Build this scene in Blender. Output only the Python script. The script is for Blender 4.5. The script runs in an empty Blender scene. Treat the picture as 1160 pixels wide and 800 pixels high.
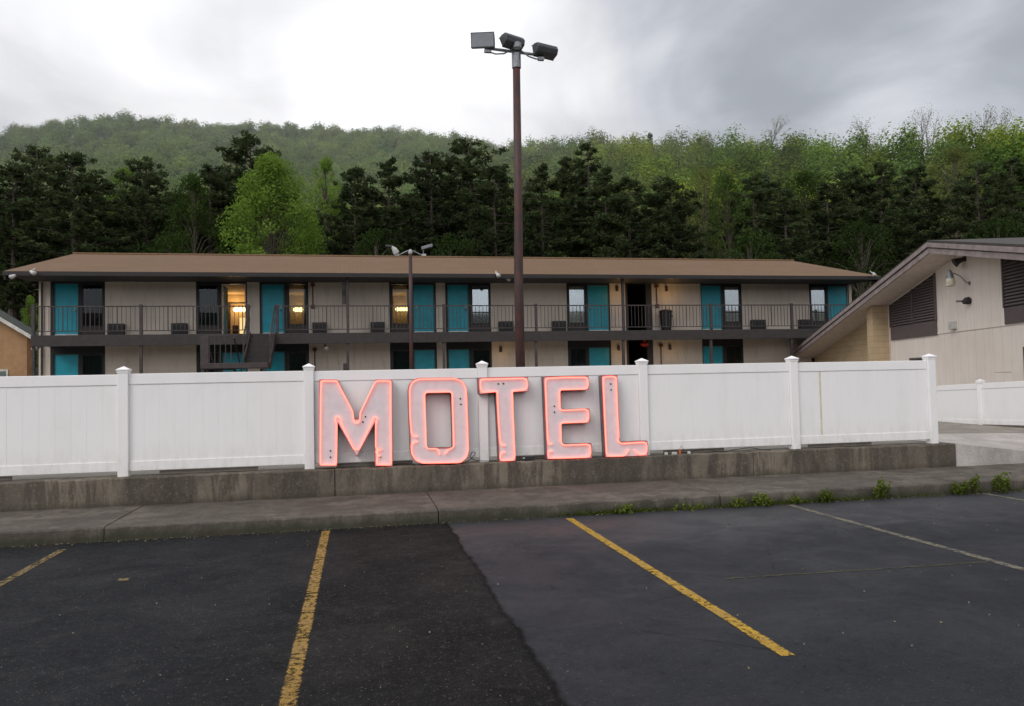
import bpy, math, random
import numpy as np
from mathutils import Vector
random.seed(7); rng = np.random.default_rng(7)
scn = bpy.context.scene
COL = scn.collection

# ------------------------------------------------------------------ camera model (measured from the photograph)
FPX = 890.0
YAW = math.atan(175/890); PITCH = math.radians(2.19); ROLL = math.radians(1.23)
CAM = Vector((0, 0, 1.655))
F0 = Vector((math.sin(YAW), math.cos(YAW), 0)); R0 = Vector((math.cos(YAW), -math.sin(YAW), 0)); ZUP = Vector((0, 0, 1))
FW = F0*math.cos(PITCH) + ZUP*math.sin(PITCH); UP0 = R0.cross(FW)
RT = R0*math.cos(ROLL) - UP0*math.sin(ROLL); UPV = UP0*math.cos(ROLL) + R0*math.sin(ROLL)

def ray(x, y): return FW + RT*((x-580)/FPX) + UPV*((400-y)/FPX)
def PY(x, y, Y):
    d = ray(x, y); return CAM + d*(Y/d.y)
def PZ(x, y, z):
    d = ray(x, y); return CAM + d*((z-CAM.z)/d.z)
def PD(x, y, D): return CAM + ray(x, y)*D
def PP(x, y, p0, n):
    d = ray(x, y); return CAM + d*((p0-CAM).dot(n)/d.dot(n))

cd = bpy.data.cameras.new('camera'); cam = bpy.data.objects.new('camera', cd); COL.objects.link(cam)
from mathutils import Matrix
m = Matrix((RT, UPV, -FW)).transposed().to_4x4(); m.translation = CAM
cam.matrix_world = m
cd.sensor_fit = 'HORIZONTAL'; cd.sensor_width = 36; cd.lens = 36*FPX/1160
cd.clip_start = 0.05; cd.clip_end = 4000
scn.camera = cam

# ------------------------------------------------------------------ materials
def S(r, g, b):
    f = lambda c: (c/12.92 if c <= .04045 else ((c+.055)/1.055)**2.4)
    return (f(r/255), f(g/255), f(b/255))

class NT:
    def __init__(s, name):
        s.m = bpy.data.materials.new(name); s.m.use_nodes = True
        s.t = s.m.node_tree; s.t.nodes.clear()
        s.out = s.n('ShaderNodeOutputMaterial')
        s._pos = None
    def n(s, typ, **kw):
        o = s.t.nodes.new(typ)
        for k, v in kw.items(): setattr(o, k, v)
        return o
    def l(s, a, b): s.t.links.new(a, b)
    def set(s, sock, v):
        if hasattr(v, 'is_output'): s.l(v, sock)
        else:
            if isinstance(v, (tuple, list)) and len(v) == 3 and sock.type == 'RGBA': v = (*v, 1)
            sock.default_value = v
    @property
    def pos(s):
        if s._pos is None: s._pos = s.n('ShaderNodeTexCoord').outputs['Object']
        return s._pos
    def mapped(s, scale=(1, 1, 1), loc=(0, 0, 0), rot=(0, 0, 0)):
        k = s.n('ShaderNodeMapping'); s.l(s.pos, k.inputs['Vector'])
        k.inputs['Scale'].default_value = scale; k.inputs['Location'].default_value = loc; k.inputs['Rotation'].default_value = rot
        return k.outputs[0]
    def noise(s, scale, detail=4, rough=.55, vec=None, dist=0):
        k = s.n('ShaderNodeTexNoise'); s.l(vec if vec is not None else s.pos, k.inputs['Vector'])
        k.inputs['Scale'].default_value = scale; k.inputs['Detail'].default_value = detail
        k.inputs['Roughness'].default_value = rough; k.inputs['Distortion'].default_value = dist
        return k.outputs['Fac']
    def voro(s, scale, vec=None, feature='F1'):
        k = s.n('ShaderNodeTexVoronoi', feature=feature); s.l(vec if vec is not None else s.pos, k.inputs['Vector'])
        k.inputs['Scale'].default_value = scale
        return k.outputs['Distance']
    def ramp(s, fac, a, b, lo=0., hi=1.):
        k = s.n('ShaderNodeMapRange', interpolation_type='SMOOTHSTEP'); s.l(fac, k.inputs['Value'])
        k.inputs['From Min'].default_value = a; k.inputs['From Max'].default_value = b
        k.inputs['To Min'].default_value = lo; k.inputs['To Max'].default_value = hi
        return k.outputs[0]
    def math(s, op, a, b=0.):
        k = s.n('ShaderNodeMath', operation=op); s.set(k.inputs[0], a); s.set(k.inputs[1], b); return k.outputs[0]
    def mix(s, fac, a, b, mode='MIX'):
        k = s.n('ShaderNodeMix', data_type='RGBA', blend_type=mode)
        s.set(k.inputs[0], fac); s.set(k.inputs[6], a); s.set(k.inputs[7], b); return k.outputs[2]
    def sep(s, vec=None):
        k = s.n('ShaderNodeSeparateXYZ'); s.l(vec if vec is not None else s.pos, k.inputs[0]); return k.outputs
    def bump(s, h, strength=.3, dist=.01, prev=None):
        k = s.n('ShaderNodeBump'); s.l(h, k.inputs['Height'])
        k.inputs['Strength'].default_value = strength; k.inputs['Distance'].default_value = dist
        if prev is not None: s.l(prev, k.inputs['Normal'])
        return k.outputs[0]
    def bsdf(s, color, rough=.7, normal=None, metal=0, spec=.5):
        k = s.n('ShaderNodeBsdfPrincipled'); s.set(k.inputs['Base Color'], color); s.set(k.inputs['Roughness'], rough)
        k.inputs['Metallic'].default_value = metal; k.inputs['Specular IOR Level'].default_value = spec
        if normal is not None: s.l(normal, k.inputs['Normal'])
        return k
    def done(s, sh):
        s.l(sh if hasattr(sh, 'is_output') else sh.outputs[0], s.out.inputs['Surface']); return s.m

def plain(name, col, rough=.6, var=.18, scale=6, bump=.15, metal=0, spec=.4, streak=False):
    t = NT(name)
    n1 = t.noise(scale, 5, .6)
    dark = tuple(c*(1-var) for c in col); lite = tuple(min(1, c*(1+var)) for c in col)
    c = t.mix(t.ramp(n1, .3, .7), dark, lite)
    if streak:
        n2 = t.noise(3, 4, .6, t.mapped((3, 3, .25)))
        c = t.mix(t.ramp(n2, .5, .8, 0, .35), c, tuple(v*.55 for v in col))
    nb = t.bump(t.noise(scale*9, 3), bump, .004)
    return t.done(t.bsdf(c, t.ramp(n1, .2, .8, rough-.08, rough+.08), nb, metal, spec))

MT = {}
MT['vinyl'] = (lambda t: t.done(t.bsdf(
    t.mix(t.ramp(t.noise(2.2, 5, .65, t.mapped((1.5, 1, .5))), .45, .8, 0, .22),
          t.mix(t.math('MULTIPLY', t.ramp(t.sep()[2], .0, .5, 1, 0), t.ramp(t.noise(4, 6, .75, t.mapped((2, 1, .7))),   .38, .7, .05, .42)), (.85, .835, .84), (.45, .44, .36)), (.60, .585, .56)),
    .38, t.bump(t.noise(1.6, 2), .12, .02), 0, .4)))(NT('white_vinyl'))
MT['vinyl_stain'] = plain('yellowed_vinyl', (.62, .58, .42), .5)
MT['dark_brown'] = plain('dark_brown_paint', (.030, .024, .024), .55, .25)
MT['rail_brown'] = plain('brown_steel_paint', (.045, .034, .034), .5, .25)
MT['frame'] = plain('blackish_frame', (.010, .010, .013), .5, .3)
MT['fascia'] = plain('black_fascia', (.016, .013, .013), .5, .3)
MT['teal'] = plain('teal_door_paint', (.010, .285, .375), .42, .12, 3, .06)
MT['teal_dark'] = plain('dark_teal_curtain', (.004, .048, .052), .8, .3, 5)
MT['curtain_pale'] = plain('pale_curtain', (.66, .62, .54), .9, .12, 8)
MT['curtain_dark'] = plain('dark_curtain', (.014, .014, .014), .9, .3)
MT['white_strip'] = plain('white_threshold', (.62, .62, .62), .5)
MT['metal_white'] = plain('white_enamel', (.46, .46, .45), .45)
MT['metal_grey'] = plain('grey_galvanised', (.22, .23, .25), .4, .2, 14, .1, .6)
MT['head_grey'] = plain('dark_grey_housing', (.055, .058, .065), .45, .2, 12, .1)
MT['ac'] = plain('dark_grey_unit', (.022, .023, .025), .5, .2)
MT['ac_grille'] = plain('black_grille', (.008, .008, .008), .6)
MT['black'] = plain('black_plastic', (.009, .009, .010), .45, .2)
MT['red'] = plain('red_paint', (.45, .02, .02), .45)
MT['red_pipe'] = plain('rusty_red_conduit', (.12, .035, .025), .6)
MT['orange'] = plain('orange_plastic', (.55, .12, .03), .5)
MT['chrome'] = plain('brushed_metal', (.6, .6, .6), .3, .1, 20, .05, 1)
MT['rafter'] = plain('dark_soffit', (.06, .055, .055), .8)  # plain dark grey for the soffit and deck
MT['louver'] = plain('louver_brown', (.098, .078, .078), .6, .15)
MT['fascia_taupe'] = plain('weathered_taupe_fascia', (.26, .215, .21), .65, .2, 4, .2, streak=True)
MT['fascia_dark'] = plain('dark_drip_edge', (.03, .025, .026), .6)
MT['soffit'] = plain('painted_soffit', (.60, .52, .475), .8, .08)
MT['tan'] = plain('tan_stucco', (.37, .22, .115), .85, .12, 3, .3)
MT['green_roof'] = plain('green_metal_roof', (.055, .066, .060), .6)
MT['trim_white'] = plain('white_trim', (.55, .53, .5), .6)
MT['lamp_glass'] = plain('frosted_lamp_glass', (.50, .48, .38), .3)
MT['flood_glass'] = plain('floodlight_glass', (.16, .18, .20), .12, .1, 5, .02, 0, .8)
MT['room_wall'] = plain('room_wall_paint', (.42, .30, .17), .9, .1)
MT['dark_wood'] = plain('dark_wood_jamb', (.03, .015, .01), .6)
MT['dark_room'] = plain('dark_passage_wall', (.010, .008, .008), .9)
MT['rust_pole'] = (lambda t: t.done(t.bsdf(
    t.mix(t.ramp(t.noise(5, 6, .7, t.mapped((2, 2, .6))), .42, .62), (.030, .017, .018), (.075, .020, .013)), .6,
    t.bump(t.noise(40, 3), .3, .004))))(NT('rust_brown_pole'))
MT['letter_face'] = plain('glow_tinted_face', (.71, .645, .675), .45, .05, 9, .1)  # white enamel with the neon's pink glow tinted into its colour
MT['letter_side'] = plain('mauve_letter_return', (.135, .095, .105), .5, .25, 8, streak=True)
MT['letter_rim'] = plain('red_letter_rim', (.50, .10, .11), .5)
MT['hole'] = plain('black_electrode_hole', (.004, .004, .004), .6)

def emit(name, col, st):
    t = NT(name); k = t.n('ShaderNodeEmission'); k.inputs[0].default_value = (*col, 1); k.inputs[1].default_value = st
    return t.done(k)
MT['neon'] = emit('lit_neon_tube', (1.0, .19, .14), 3.1)
MT['lamp_warm'] = emit('lit_vanity_bulb', (1.0, .70, .28), 7.0)
MT['doorway_glow'] = emit('glowing_inner_doorway', (1.0, .70, .30), 1.1)
MT['sconce_warm'] = emit('lit_wall_lamp', (1.0, .55, .18), 1.2)

def glass_mat():
    t = NT('window_glass')
    g = t.n('ShaderNodeBsdfGlossy'); g.inputs['Color'].default_value = (.85, .9, .95, 1); g.inputs['Roughness'].default_value = .03
    tr = t.n('ShaderNodeBsdfTransparent'); tr.inputs['Color'].default_value = (.62, .66, .66, 1)
    f = t.n('ShaderNodeFresnel'); f.inputs['IOR'].default_value = 1.5
    fac = t.math('MULTIPLY', f.outputs[0], .55)
    g2 = t.bump(t.noise(.8, 2), .05, .02); t.l(g2, g.inputs['Normal'])
    mx = t.n('ShaderNodeMixShader'); t.l(fac, mx.inputs[0]); t.l(tr.outputs[0], mx.inputs[1]); t.l(g.outputs[0], mx.inputs[2])
    return t.done(mx)
MT['glass'] = glass_mat()
def glass2():
    t = NT('reflective_glass')
    g = t.n('ShaderNodeBsdfGlossy'); g.inputs['Color'].default_value = (.8, .88, .95, 1); g.inputs['Roughness'].default_value = .04
    tr = t.n('ShaderNodeBsdfTransparent'); tr.inputs['Color'].default_value = (.86, .9, .9, 1)
    mx = t.n('ShaderNodeMixShader'); mx.inputs[0].default_value = .24; t.l(tr.outputs[0], mx.inputs[1]); t.l(g.outputs[0], mx.inputs[2])
    return t.done(mx)
MT['glass_reflective'] = glass2()

def wall_paint():   # motel stucco: beige, dirtier towards the top and the floor line
    t = NT('beige_motel_wall')
    n = t.noise(.5, 5, .6); n2 = t.noise(2.5, 5, .65, t.mapped((2, 2, .3)))
    c = t.mix(t.ramp(n, .3, .7), (.52, .455, .395), (.60, .53, .46))
    c = t.mix(t.ramp(n2, .48, .75, 0, .5), c, (.29, .25, .21))
    # horizontal lap lines
    z = t.sep()[2]
    lap = t.math('FRACT', t.math('MULTIPLY', z, 5.0))
    c = t.mix(t.ramp(lap, .0, .10, .16, 0), c, (.15, .13, .11))
    return t.done(t.bsdf(c, .85, t.bump(t.noise(45, 4), .25, .004)))
MT['motel_wall'] = wall_paint()

def shingles():
    t = NT('brown_shingle_roof')
    b = t.n('ShaderNodeTexBrick'); t.l(t.mapped((1, 1, 1)), b.inputs['Vector'])
    b.inputs['Scale'].default_value = 1.0; b.inputs['Brick Width'].default_value = .32; b.inputs['Row Height'].default_value = .15
    b.inputs['Mortar Size'].default_value = .012; b.offset = .5
    b.inputs['Color1'].default_value = (.150, .084, .035, 1); b.inputs['Color2'].default_value = (.185, .104, .044, 1); b.inputs['Mortar'].default_value = (.10, .055, .035, 1)
    n = t.noise(.35, 5, .65, t.mapped((1, 1.8, 1))); n2 = t.noise(14, 3)
    c = t.mix(t.ramp(n, .4, .75, 0, .55), b.outputs['Color'], (.185, .108, .066))
    c = t.mix(t.ramp(n2, .35, .7, .35, 0), c, (.07, .04, .028))
    c = t.mix(t.ramp(t.noise(.9, 5, .7, t.mapped((1.6, .35, 1))), .55, .8, 0, .4), c, (.075, .050, .040))
    return t.done(t.bsdf(c, .9, t.bump(b.outputs['Fac'], .3, .01)))
MT['shingle'] = shingles()

def shingles_dark():
    t = NT('dark_shingle_roof'); n = t.noise(3, 5)
    return t.done(t.bsdf(t.mix(n, (.03, .025, .025), (.07, .06, .055)), .9))
MT['shingle_dark'] = shingles_dark()

def siding():       # right building: vertical grooved plywood, pinkish beige; object coords are in the wall's own frame
    t = NT('pinkish_beige_siding')
    x = t.sep()[1]
    fr = t.math('FRACT', t.math('MULTIPLY', x, 1/.42))
    g = t.ramp(t.math('ABSOLUTE', t.math('SUBTRACT', fr, .5)), .475, .498)
    n = t.noise(.7, 5, .6); n2 = t.noise(3, 4, .65, t.mapped((2, 2, .25)))
    c = t.mix(t.ramp(n, .3, .7), (.66, .59, .535), (.74, .67, .61))
    c = t.mix(t.ramp(n2, .5, .85, 0, .25), c, (.34, .28, .26))
    c = t.mix(t.math('MULTIPLY', g, .38), c, (.2, .16, .15))
    return t.done(t.bsdf(c, .75, t.bump(t.noise(30, 4, .6, t.mapped((4, 4, .6))), .25, .005)))
MT['siding'] = siding()

def bricks(name, c1, c2, mor, bw=.4, rh=.2):
    t = NT(name)
    sp = t.sep(); cmb = t.n('ShaderNodeCombineXYZ'); s_ = t.math('ADD', sp[0], sp[1]); t.l(s_, cmb.inputs[0]); t.l(sp[2], cmb.inputs[1])
    b = t.n('ShaderNodeTexBrick'); t.l(cmb.outputs[0], b.inputs['Vector'])
    b.inputs['Scale'].default_value = 1; b.inputs['Brick Width'].default_value = bw; b.inputs['Row Height'].default_value = rh; b.inputs['Mortar Size'].default_value = .012
    b.inputs['Color1'].default_value = (*c1, 1); b.inputs['Color2'].default_value = (*c2, 1); b.inputs['Mortar'].default_value = (*mor, 1)
    c = t.mix(t.ramp(t.noise(1.2, 5), .4, .8, 0, .4), b.outputs['Color'], tuple(v*.6 for v in c1))
    return t.done(t.bsdf(c, .85, t.bump(b.outputs['Fac'], .4, -.006)))
MT['tan_block'] = bricks('tan_concrete_block', (.45, .335, .205), (.49, .365, .23), (.37, .28, .18))

def concrete(name, base, stain, moss=None, top_z=None, joint=None):
    t = NT(name)
    n1 = t.noise(1.1, 6, .65); n2 = t.noise(5, 6, .7, t.mapped((1, 1, .5))); n3 = t.noise(60, 3); n4 = t.noise(2.2, 5, .7, t.mapped((2.2, 2.2, .35)), .6)
    c = t.mix(t.ramp(n1, .3, .72), tuple(v*.72 for v in base), tuple(v*1.22 for v in base))
    pt_ = t.noise(.9, 4, .6, t.mapped((1, 1, .6), (9, 4, 0)))
    c = t.mix(t.ramp(pt_, .46, .56, 0, .6), c, tuple(v*1.15 for v in stain))
    c = t.mix(t.ramp(n4, .44, .60, 0, .85), c, stain)
    c = t.mix(t.ramp(t.noise(1.7, 3, .5, t.mapped((1, 1, .2), (5, 2, 0))), .50, .60, 0, .6), c, tuple(v*.8 for v in stain))
    c = t.mix(t.ramp(t.noise(26, 5, .75), .5, .72, 0, .5), c, tuple(min(1, v*1.5) for v in base))
    c = t.mix(t.ramp(n2, .55, .75, 0, .55), c, tuple(v*.45 for v in stain))
    c = t.mix(t.ramp(t.noise(7, 6, .7), .60, .72, 0, .4), c, tuple(min(1, v*1.7) for v in base))
    c = t.mix(t.ramp(n3, .35, .75, .25, 0), c, tuple(v*.4 for v in base))
    if moss is not None:
        z = t.sep()[2]; zz = t.math('ADD', z, t.math('MULTIPLY', t.math('SUBTRACT', n2, .5), .25))
        c = t.mix(t.ramp(zz, moss[1], moss[2], .75, 0), c, moss[0])
    bp = t.bump(n2, .5, .02); bp = t.bump(t.noise(90, 4, .7), .45, .006, bp)
    return t.done(t.bsdf(c, t.ramp(n1, .3, .7, .75, .92), bp, 0, .3))
MT['ret_wall'] = concrete('stained_retaining_concrete', (.190, .163, .128), (.066, .055, .045), ((.050, .044, .030), .13, .26))
MT['sidewalk'] = concrete('weathered_sidewalk_concrete', (.135, .116, .098), (.070, .060, .050), ((.030, .034, .018), .02, .14))
MT['ramp'] = concrete('pale_ramp_concrete', (.50, .465, .445), (.42, .385, .36))
MT['yard'] = concrete('grey_yard_pavement', (.30, .275, .24), (.24, .22, .19))

def asphalt():
    t = NT('worn_asphalt')
    sp = t.sep(); x, y = sp[0], sp[1]
    edge_n = t.noise(2.5, 5, .7)
    bx = t.math('ADD', x, t.math('MULTIPLY', t.math('SUBTRACT', edge_n, .5), .16))
    side = t.ramp(bx, 1.015, 1.045)                      # 0 = black resurfaced strip, 1 = older grey tarmac
    n1 = t.noise(.45, 6, .65); n2 = t.noise(2.6, 6, .7); n3 = t.noise(130, 3, .7); n4 = t.noise(36, 5, .75)
    dk = t.mix(t.ramp(n1, .35, .7), (.0100, .0098, .0102), (.0190, .0185, .0188))
    far_left = t.ramp(x, -1.4, .2, 1, 0)
    dk = t.mix(t.math('MULTIPLY', far_left, .6), dk, (.0220, .0245, .0300))
    lt = t.mix(t.ramp(n1, .3, .7), (.0290, .0312, .0405), (.0465, .0490, .0600))
    c = t.mix(side, dk, lt)
    c = t.mix(t.ramp(n2, .52, .78, 0, .5), c, (.048, .045, .043))
    c = t.mix(t.ramp(n2, .22, .46, .55, 0), c, (.006, .006, .0065))
    n5 = t.noise(13, 6, .8)
    c = t.mix(t.ramp(n5, .53, .70, 0, .60), c, (.062, .056, .050))
    c = t.mix(t.ramp(n5, .30, .47, .65, 0), c, (.005, .005, .0055))
    c = t.mix(t.ramp(n4, .56, .70, 0, .60), c, (.085, .078, .070))
    c = t.mix(t.ramp(n4, .30, .46, .6, 0), c, (.004, .004, .0045))
    spk = t.voro(24); c = t.mix(t.ramp(spk, .08, .15, .65, 0), c, (.16, .145, .125))
    spk2 = t.voro(60); c = t.mix(t.ramp(spk2, .12, .22, .5, 0), c, (.11, .10, .09))
    c = t.mix(t.ramp(n3, .3, .55, .5, 0), c, (.004, .004, .0045))
    c = t.mix(side, c, t.mix(.32, c, (.004, .0042, .0048)))
    seam = t.math('MULTIPLY', t.ramp(bx, .985, 1.02), t.ramp(bx, 1.03, 1.06, 1, 0))
    c = t.mix(t.math('MULTIPLY', seam, .7), c, (.003, .003, .003))
    # tyre-polished lighter drifts
    dr = t.noise(.8, 5, .65, t.mapped((.5, 1.6, 1), (3, 0, 0), (0, 0, .5)), .8)
    c = t.mix(t.ramp(dr, .55, .75, 0, .35), c, (.050, .049, .052))
    # crusted dirt close to the kerb
    kd = t.math('ADD', y, t.math('MULTIPLY', t.math('SUBTRACT', n2, .5), 1.0))
    c = t.mix(t.ramp(kd, 9.25, 9.6, 0, .55), c, (.035, .032, .025))
    # hairline cracks
    vv = t.voro(.55, t.mapped((1, 1, 1), (0, 0, 0), (0, 0, .3)), 'DISTANCE_TO_EDGE')
    vd = t.math('ADD', vv, t.math('MULTIPLY', t.math('SUBTRACT', t.noise(6, 4), .5), .05))
    cr = t.math('MULTIPLY', t.ramp(t.math('ABSOLUTE', vd), .0, .006, .7, 0), t.ramp(t.noise(.7, 2), .5, .6))
    c = t.mix(cr, c, (.006, .006, .006))
    bp = t.bump(n3, .7, .006); bp = t.bump(n4, .5, .012, bp); bp = t.bump(n2, .25, .02, bp)
    ro = t.math('ADD', t.ramp(t.noise(1.1, 5, .7, None, .5), .35, .65, .58, .84), t.math('MULTIPLY', side, -.04))
    damp = t.math('MULTIPLY', side, t.ramp(kd, 7.0, 9.0))
    ro = t.math('SUBTRACT', ro, t.math('MULTIPLY', damp, .15))
    k = t.bsdf(c, ro, bp, 0, .1); t.l(t.math('ADD', t.math('ADD', t.math('MULTIPLY', side, .07), .05), t.math('MULTIPLY', damp, .24)), k.inputs['Specular IOR Level'])
    return t.done(k)
MT['asphalt'] = asphalt()

def paint_line(name, col, wear0, wear1, col2):
    t = NT(name)
    n = t.noise(20, 6, .75); n2 = t.noise(3, 4, .6); n3 = t.noise(110, 3, .7)
    u = t.math('ADD', t.math('MULTIPLY', n, .62), t.math('ADD', t.math('MULTIPLY', n2, .26), t.math('MULTIPLY', n3, .12)))
    # ragged edges: the paint thins out across the width (object X is across the stripe)
    ex = t.math('ABSOLUTE', t.sep()[0])
    u = t.math('SUBTRACT', u, t.ramp(ex, .035, .062, 0, .16))
    keep = t.ramp(u, wear0, wear1)
    c = t.mix(t.ramp(n2, .35, .65), col, col2)
    c = t.mix(t.ramp(n3, .35, .6, .45, 0), c, (.05, .04, .02))
    b = t.bsdf(c, .7, t.bump(n3, .5, .005), 0, .3)
    tr = t.n('ShaderNodeBsdfTransparent')
    mx = t.n('ShaderNodeMixShader'); t.l(keep, mx.inputs[0]); t.l(tr.outputs[0], mx.inputs[1]); t.l(b.outputs[0], mx.inputs[2])
    return t.done(mx)
MT['yellow'] = paint_line('yellow_road_paint', (.34, .195, .03), .40, .54, (.27, .16, .04))
MT['yellow_new'] = paint_line('fresh_yellow_road_paint', (.50, .30, .02), .39, .51, (.36, .215, .035))
MT['yellow_worn'] = paint_line('worn_yellow_road_paint', (.25, .165, .05), .43, .56, (.18, .13, .06))
MT['grey_worn'] = paint_line('worn_pale_road_paint', (.15, .142, .13), .38, .56, (.17, .155, .11))

def ground_mat():
    t = NT('dark_forest_floor'); n = t.noise(.15, 6, .7); n2 = t.noise(3, 5, .7)
    c = t.mix(n, (.020, .026, .012), (.040, .040, .018)); c = t.mix(t.ramp(n2, .4, .8, 0, .6), c, (.012, .012, .007))
    return t.done(t.bsdf(c, .95, t.bump(n2, .6, .3)))
MT['ground'] = ground_mat()

def leaf_mat(name, cols, transl=.3):
    """cols = (dark, light): mixed by a per-leaf 'shade' value and by a per-tree random"""
    t = NT(name)
    a = t.n('ShaderNodeAttribute', attribute_name='shade'); oi = t.n('ShaderNodeObjectInfo')
    c = t.mix(a.outputs['Fac'], cols[0], cols[1])
    c = t.mix(t.math('MULTIPLY', oi.outputs['Random'], .55), c, tuple(v*.55 for v in cols[0]))
    d = t.n('ShaderNodeBsdfDiffuse'); t.l(c, d.inputs[0]); tl = t.n('ShaderNodeBsdfTranslucent'); t.l(c, tl.inputs[0])
    mx = t.n('ShaderNodeMixShader'); mx.inputs[0].default_value = transl; t.l(d.outputs[0], mx.inputs[1]); t.l(tl.outputs[0], mx.inputs[2])
    return t.done(mx)
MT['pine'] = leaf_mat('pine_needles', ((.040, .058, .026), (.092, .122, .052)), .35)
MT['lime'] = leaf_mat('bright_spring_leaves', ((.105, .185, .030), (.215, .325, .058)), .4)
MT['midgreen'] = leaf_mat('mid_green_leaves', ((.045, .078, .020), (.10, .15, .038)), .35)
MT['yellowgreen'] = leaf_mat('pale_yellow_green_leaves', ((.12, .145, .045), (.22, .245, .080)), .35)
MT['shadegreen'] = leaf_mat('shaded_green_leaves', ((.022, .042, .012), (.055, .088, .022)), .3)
MT['weed'] = leaf_mat('weed_leaves', ((.060, .095, .014), (.19, .24, .045)), .35)
MT['bark'] = plain('grey_brown_bark', (.085, .070, .056), .9, .35, 8, .6)
MT['twig'] = plain('grey_bare_twigs', (.13, .115, .095), .9, .25)
def hill_leaf():
    t = NT('hillside_leaves'); a = t.n('ShaderNodeAttribute', attribute_name='tint')
    d = t.n('ShaderNodeBsdfDiffuse'); t.l(a.outputs['Color'], d.inputs[0]); tl = t.n('ShaderNodeBsdfTranslucent'); t.l(a.outputs['Color'], tl.inputs[0])
    mx = t.n('ShaderNodeMixShader'); mx.inputs[0].default_value = .4; t.l(d.outputs[0], mx.inputs[1]); t.l(tl.outputs[0], mx.inputs[2])
    return t.done(mx)
MT['hill'] = hill_leaf()

# ------------------------------------------------------------------ object helpers
WLOC = {}          # world location of every thing / part origin (all unrotated unless noted)
def tag(o, label=None, cat=None, group=None, kind=None):
    if label: o['label'] = label
    if cat: o['category'] = cat
    if group: o['group'] = group
    if kind: o['kind'] = kind
    return o
def thing(name, loc, label, cat, group=None):
    o = bpy.data.objects.new(name, None); COL.objects.link(o); o.location = loc; o.empty_display_size = .2
    WLOC[o.name] = Vector(loc)
    return tag(o, label, cat, group)

class MB:
    def __init__(s): s.v = []; s.f = []
    def add(s, vs, fs):
        b = len(s.v); s.v += [Vector(p) for p in vs]; s.f += [tuple(i+b for i in f) for f in fs]; return s
    def box(s, x0, x1, y0, y1, z0, z1):
        return s.add([(x0,y0,z0),(x1,y0,z0),(x1,y1,z0),(x0,y1,z0),(x0,y0,z1),(x1,y0,z1),(x1,y1,z1),(x0,y1,z1)],
                     [(0,3,2,1),(4,5,6,7),(0,1,5,4),(1,2,6,5),(2,3,7,6),(3,0,4,7)])
    def obox(s, o, ax, ay, az):      # box from corner o with edge vectors
        o = Vector(o); ax, ay, az = Vector(ax), Vector(ay), Vector(az)
        P = [o, o+ax, o+ax+ay, o+ay]; P += [p+az for p in P]
        return s.add(P, [(0,3,2,1),(4,5,6,7),(0,1,5,4),(1,2,6,5),(2,3,7,6),(3,0,4,7)])
    def quad(s, a, b, c, d): return s.add([a, b, c, d], [(0,1,2,3)])
    def tube(s, pts, r, n=8, cap=True, closed=False):
        pts = [Vector(p) for p in pts]; m_ = len(pts); rs = r if isinstance(r, (list, tuple)) else [r]*m_
        rings = []; prev = None
        for i, p in enumerate(pts):
            if closed: d = pts[(i+1) % m_] - pts[i-1]
            else: d = pts[min(i+1, m_-1)] - pts[max(i-1, 0)]
            if d.length < 1e-9: d = Vector((0, 0, 1))
            d.normalize()
            if prev is None:
                a = Vector((0, 0, 1)) if abs(d.z) < .9 else Vector((1, 0, 0)); prev = d.cross(a).normalized()
            e = (prev - d*prev.dot(d))
            if e.length < 1e-6: e = d.orthogonal()
            e.normalize(); prev = e; g = d.cross(e)
            rings.append([p + (e*math.cos(2*math.pi*k/n) + g*math.sin(2*math.pi*k/n))*rs[i] for k in range(n)])
        vs = [q for rg in rings for q in rg]; fs = []
        for i in range(m_ if closed else m_-1):
            a = i*n; b = ((i+1) % m_)*n
            for k in range(n): fs.append((a+k, a+(k+1) % n, b+(k+1) % n, b+k))
        if cap and not closed: fs.append(tuple(reversed(range(n)))); fs.append(tuple(range((m_-1)*n, m_*n)))
        return s.add(vs, fs)
    def prism(s, poly, vec):         # planar polygon extruded by vec, both ends closed
        n = len(poly); vec = Vector(vec); P = [Vector(p) for p in poly]
        return s.add(P + [p+vec for p in P], [tuple(range(n)), tuple(reversed(range(n, 2*n)))] + [(i, i+n, (i+1) % n + n, (i+1) % n) for i in range(n)])
    def lathe(s, c, prof, n=16):
        c = Vector(c); vs = []; fs = []
        for r, z in prof: vs += [c + Vector((r*math.cos(2*math.pi*k/n), r*math.sin(2*math.pi*k/n), z)) for k in range(n)]
        for i in range(len(prof)-1):
            for k in range(n): fs.append((i*n+k, i*n+(k+1) % n, (i+1)*n+(k+1) % n, (i+1)*n+k))
        fs.append(tuple(reversed(range(n)))); fs.append(tuple(range((len(prof)-1)*n, len(prof)*n)))
        return s.add(vs, fs)
    def build(s, name, mat, parent=None, bevel=0, smooth=False, origin=None, kind=None):
        off = Vector(origin) if origin is not None else (WLOC[parent.name] if parent is not None else Vector((0,0,0)))
        me = bpy.data.meshes.new(name); me.from_pydata([tuple(p-off) for p in s.v], [], s.f); me.update()
        import bmesh
        bm = bmesh.new(); bm.from_mesh(me); bmesh.ops.recalc_face_normals(bm, faces=bm.faces); bm.to_mesh(me); bm.free()
        me.materials.append(MT[mat] if isinstance(mat, str) else mat)
        o = bpy.data.objects.new(name, me); COL.objects.link(o)
        if parent is not None: o.parent = parent
        else: o.location = off
        WLOC[o.name] = off
        if smooth:
            for p in me.polygons: p.use_smooth = True
        if bevel:
            md = o.modifiers.new('bevel', 'BEVEL'); md.width = bevel; md.segments = 2; md.limit_method = 'ANGLE'; md.angle_limit = math.radians(40)
        if kind: o['kind'] = kind
        return o

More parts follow.
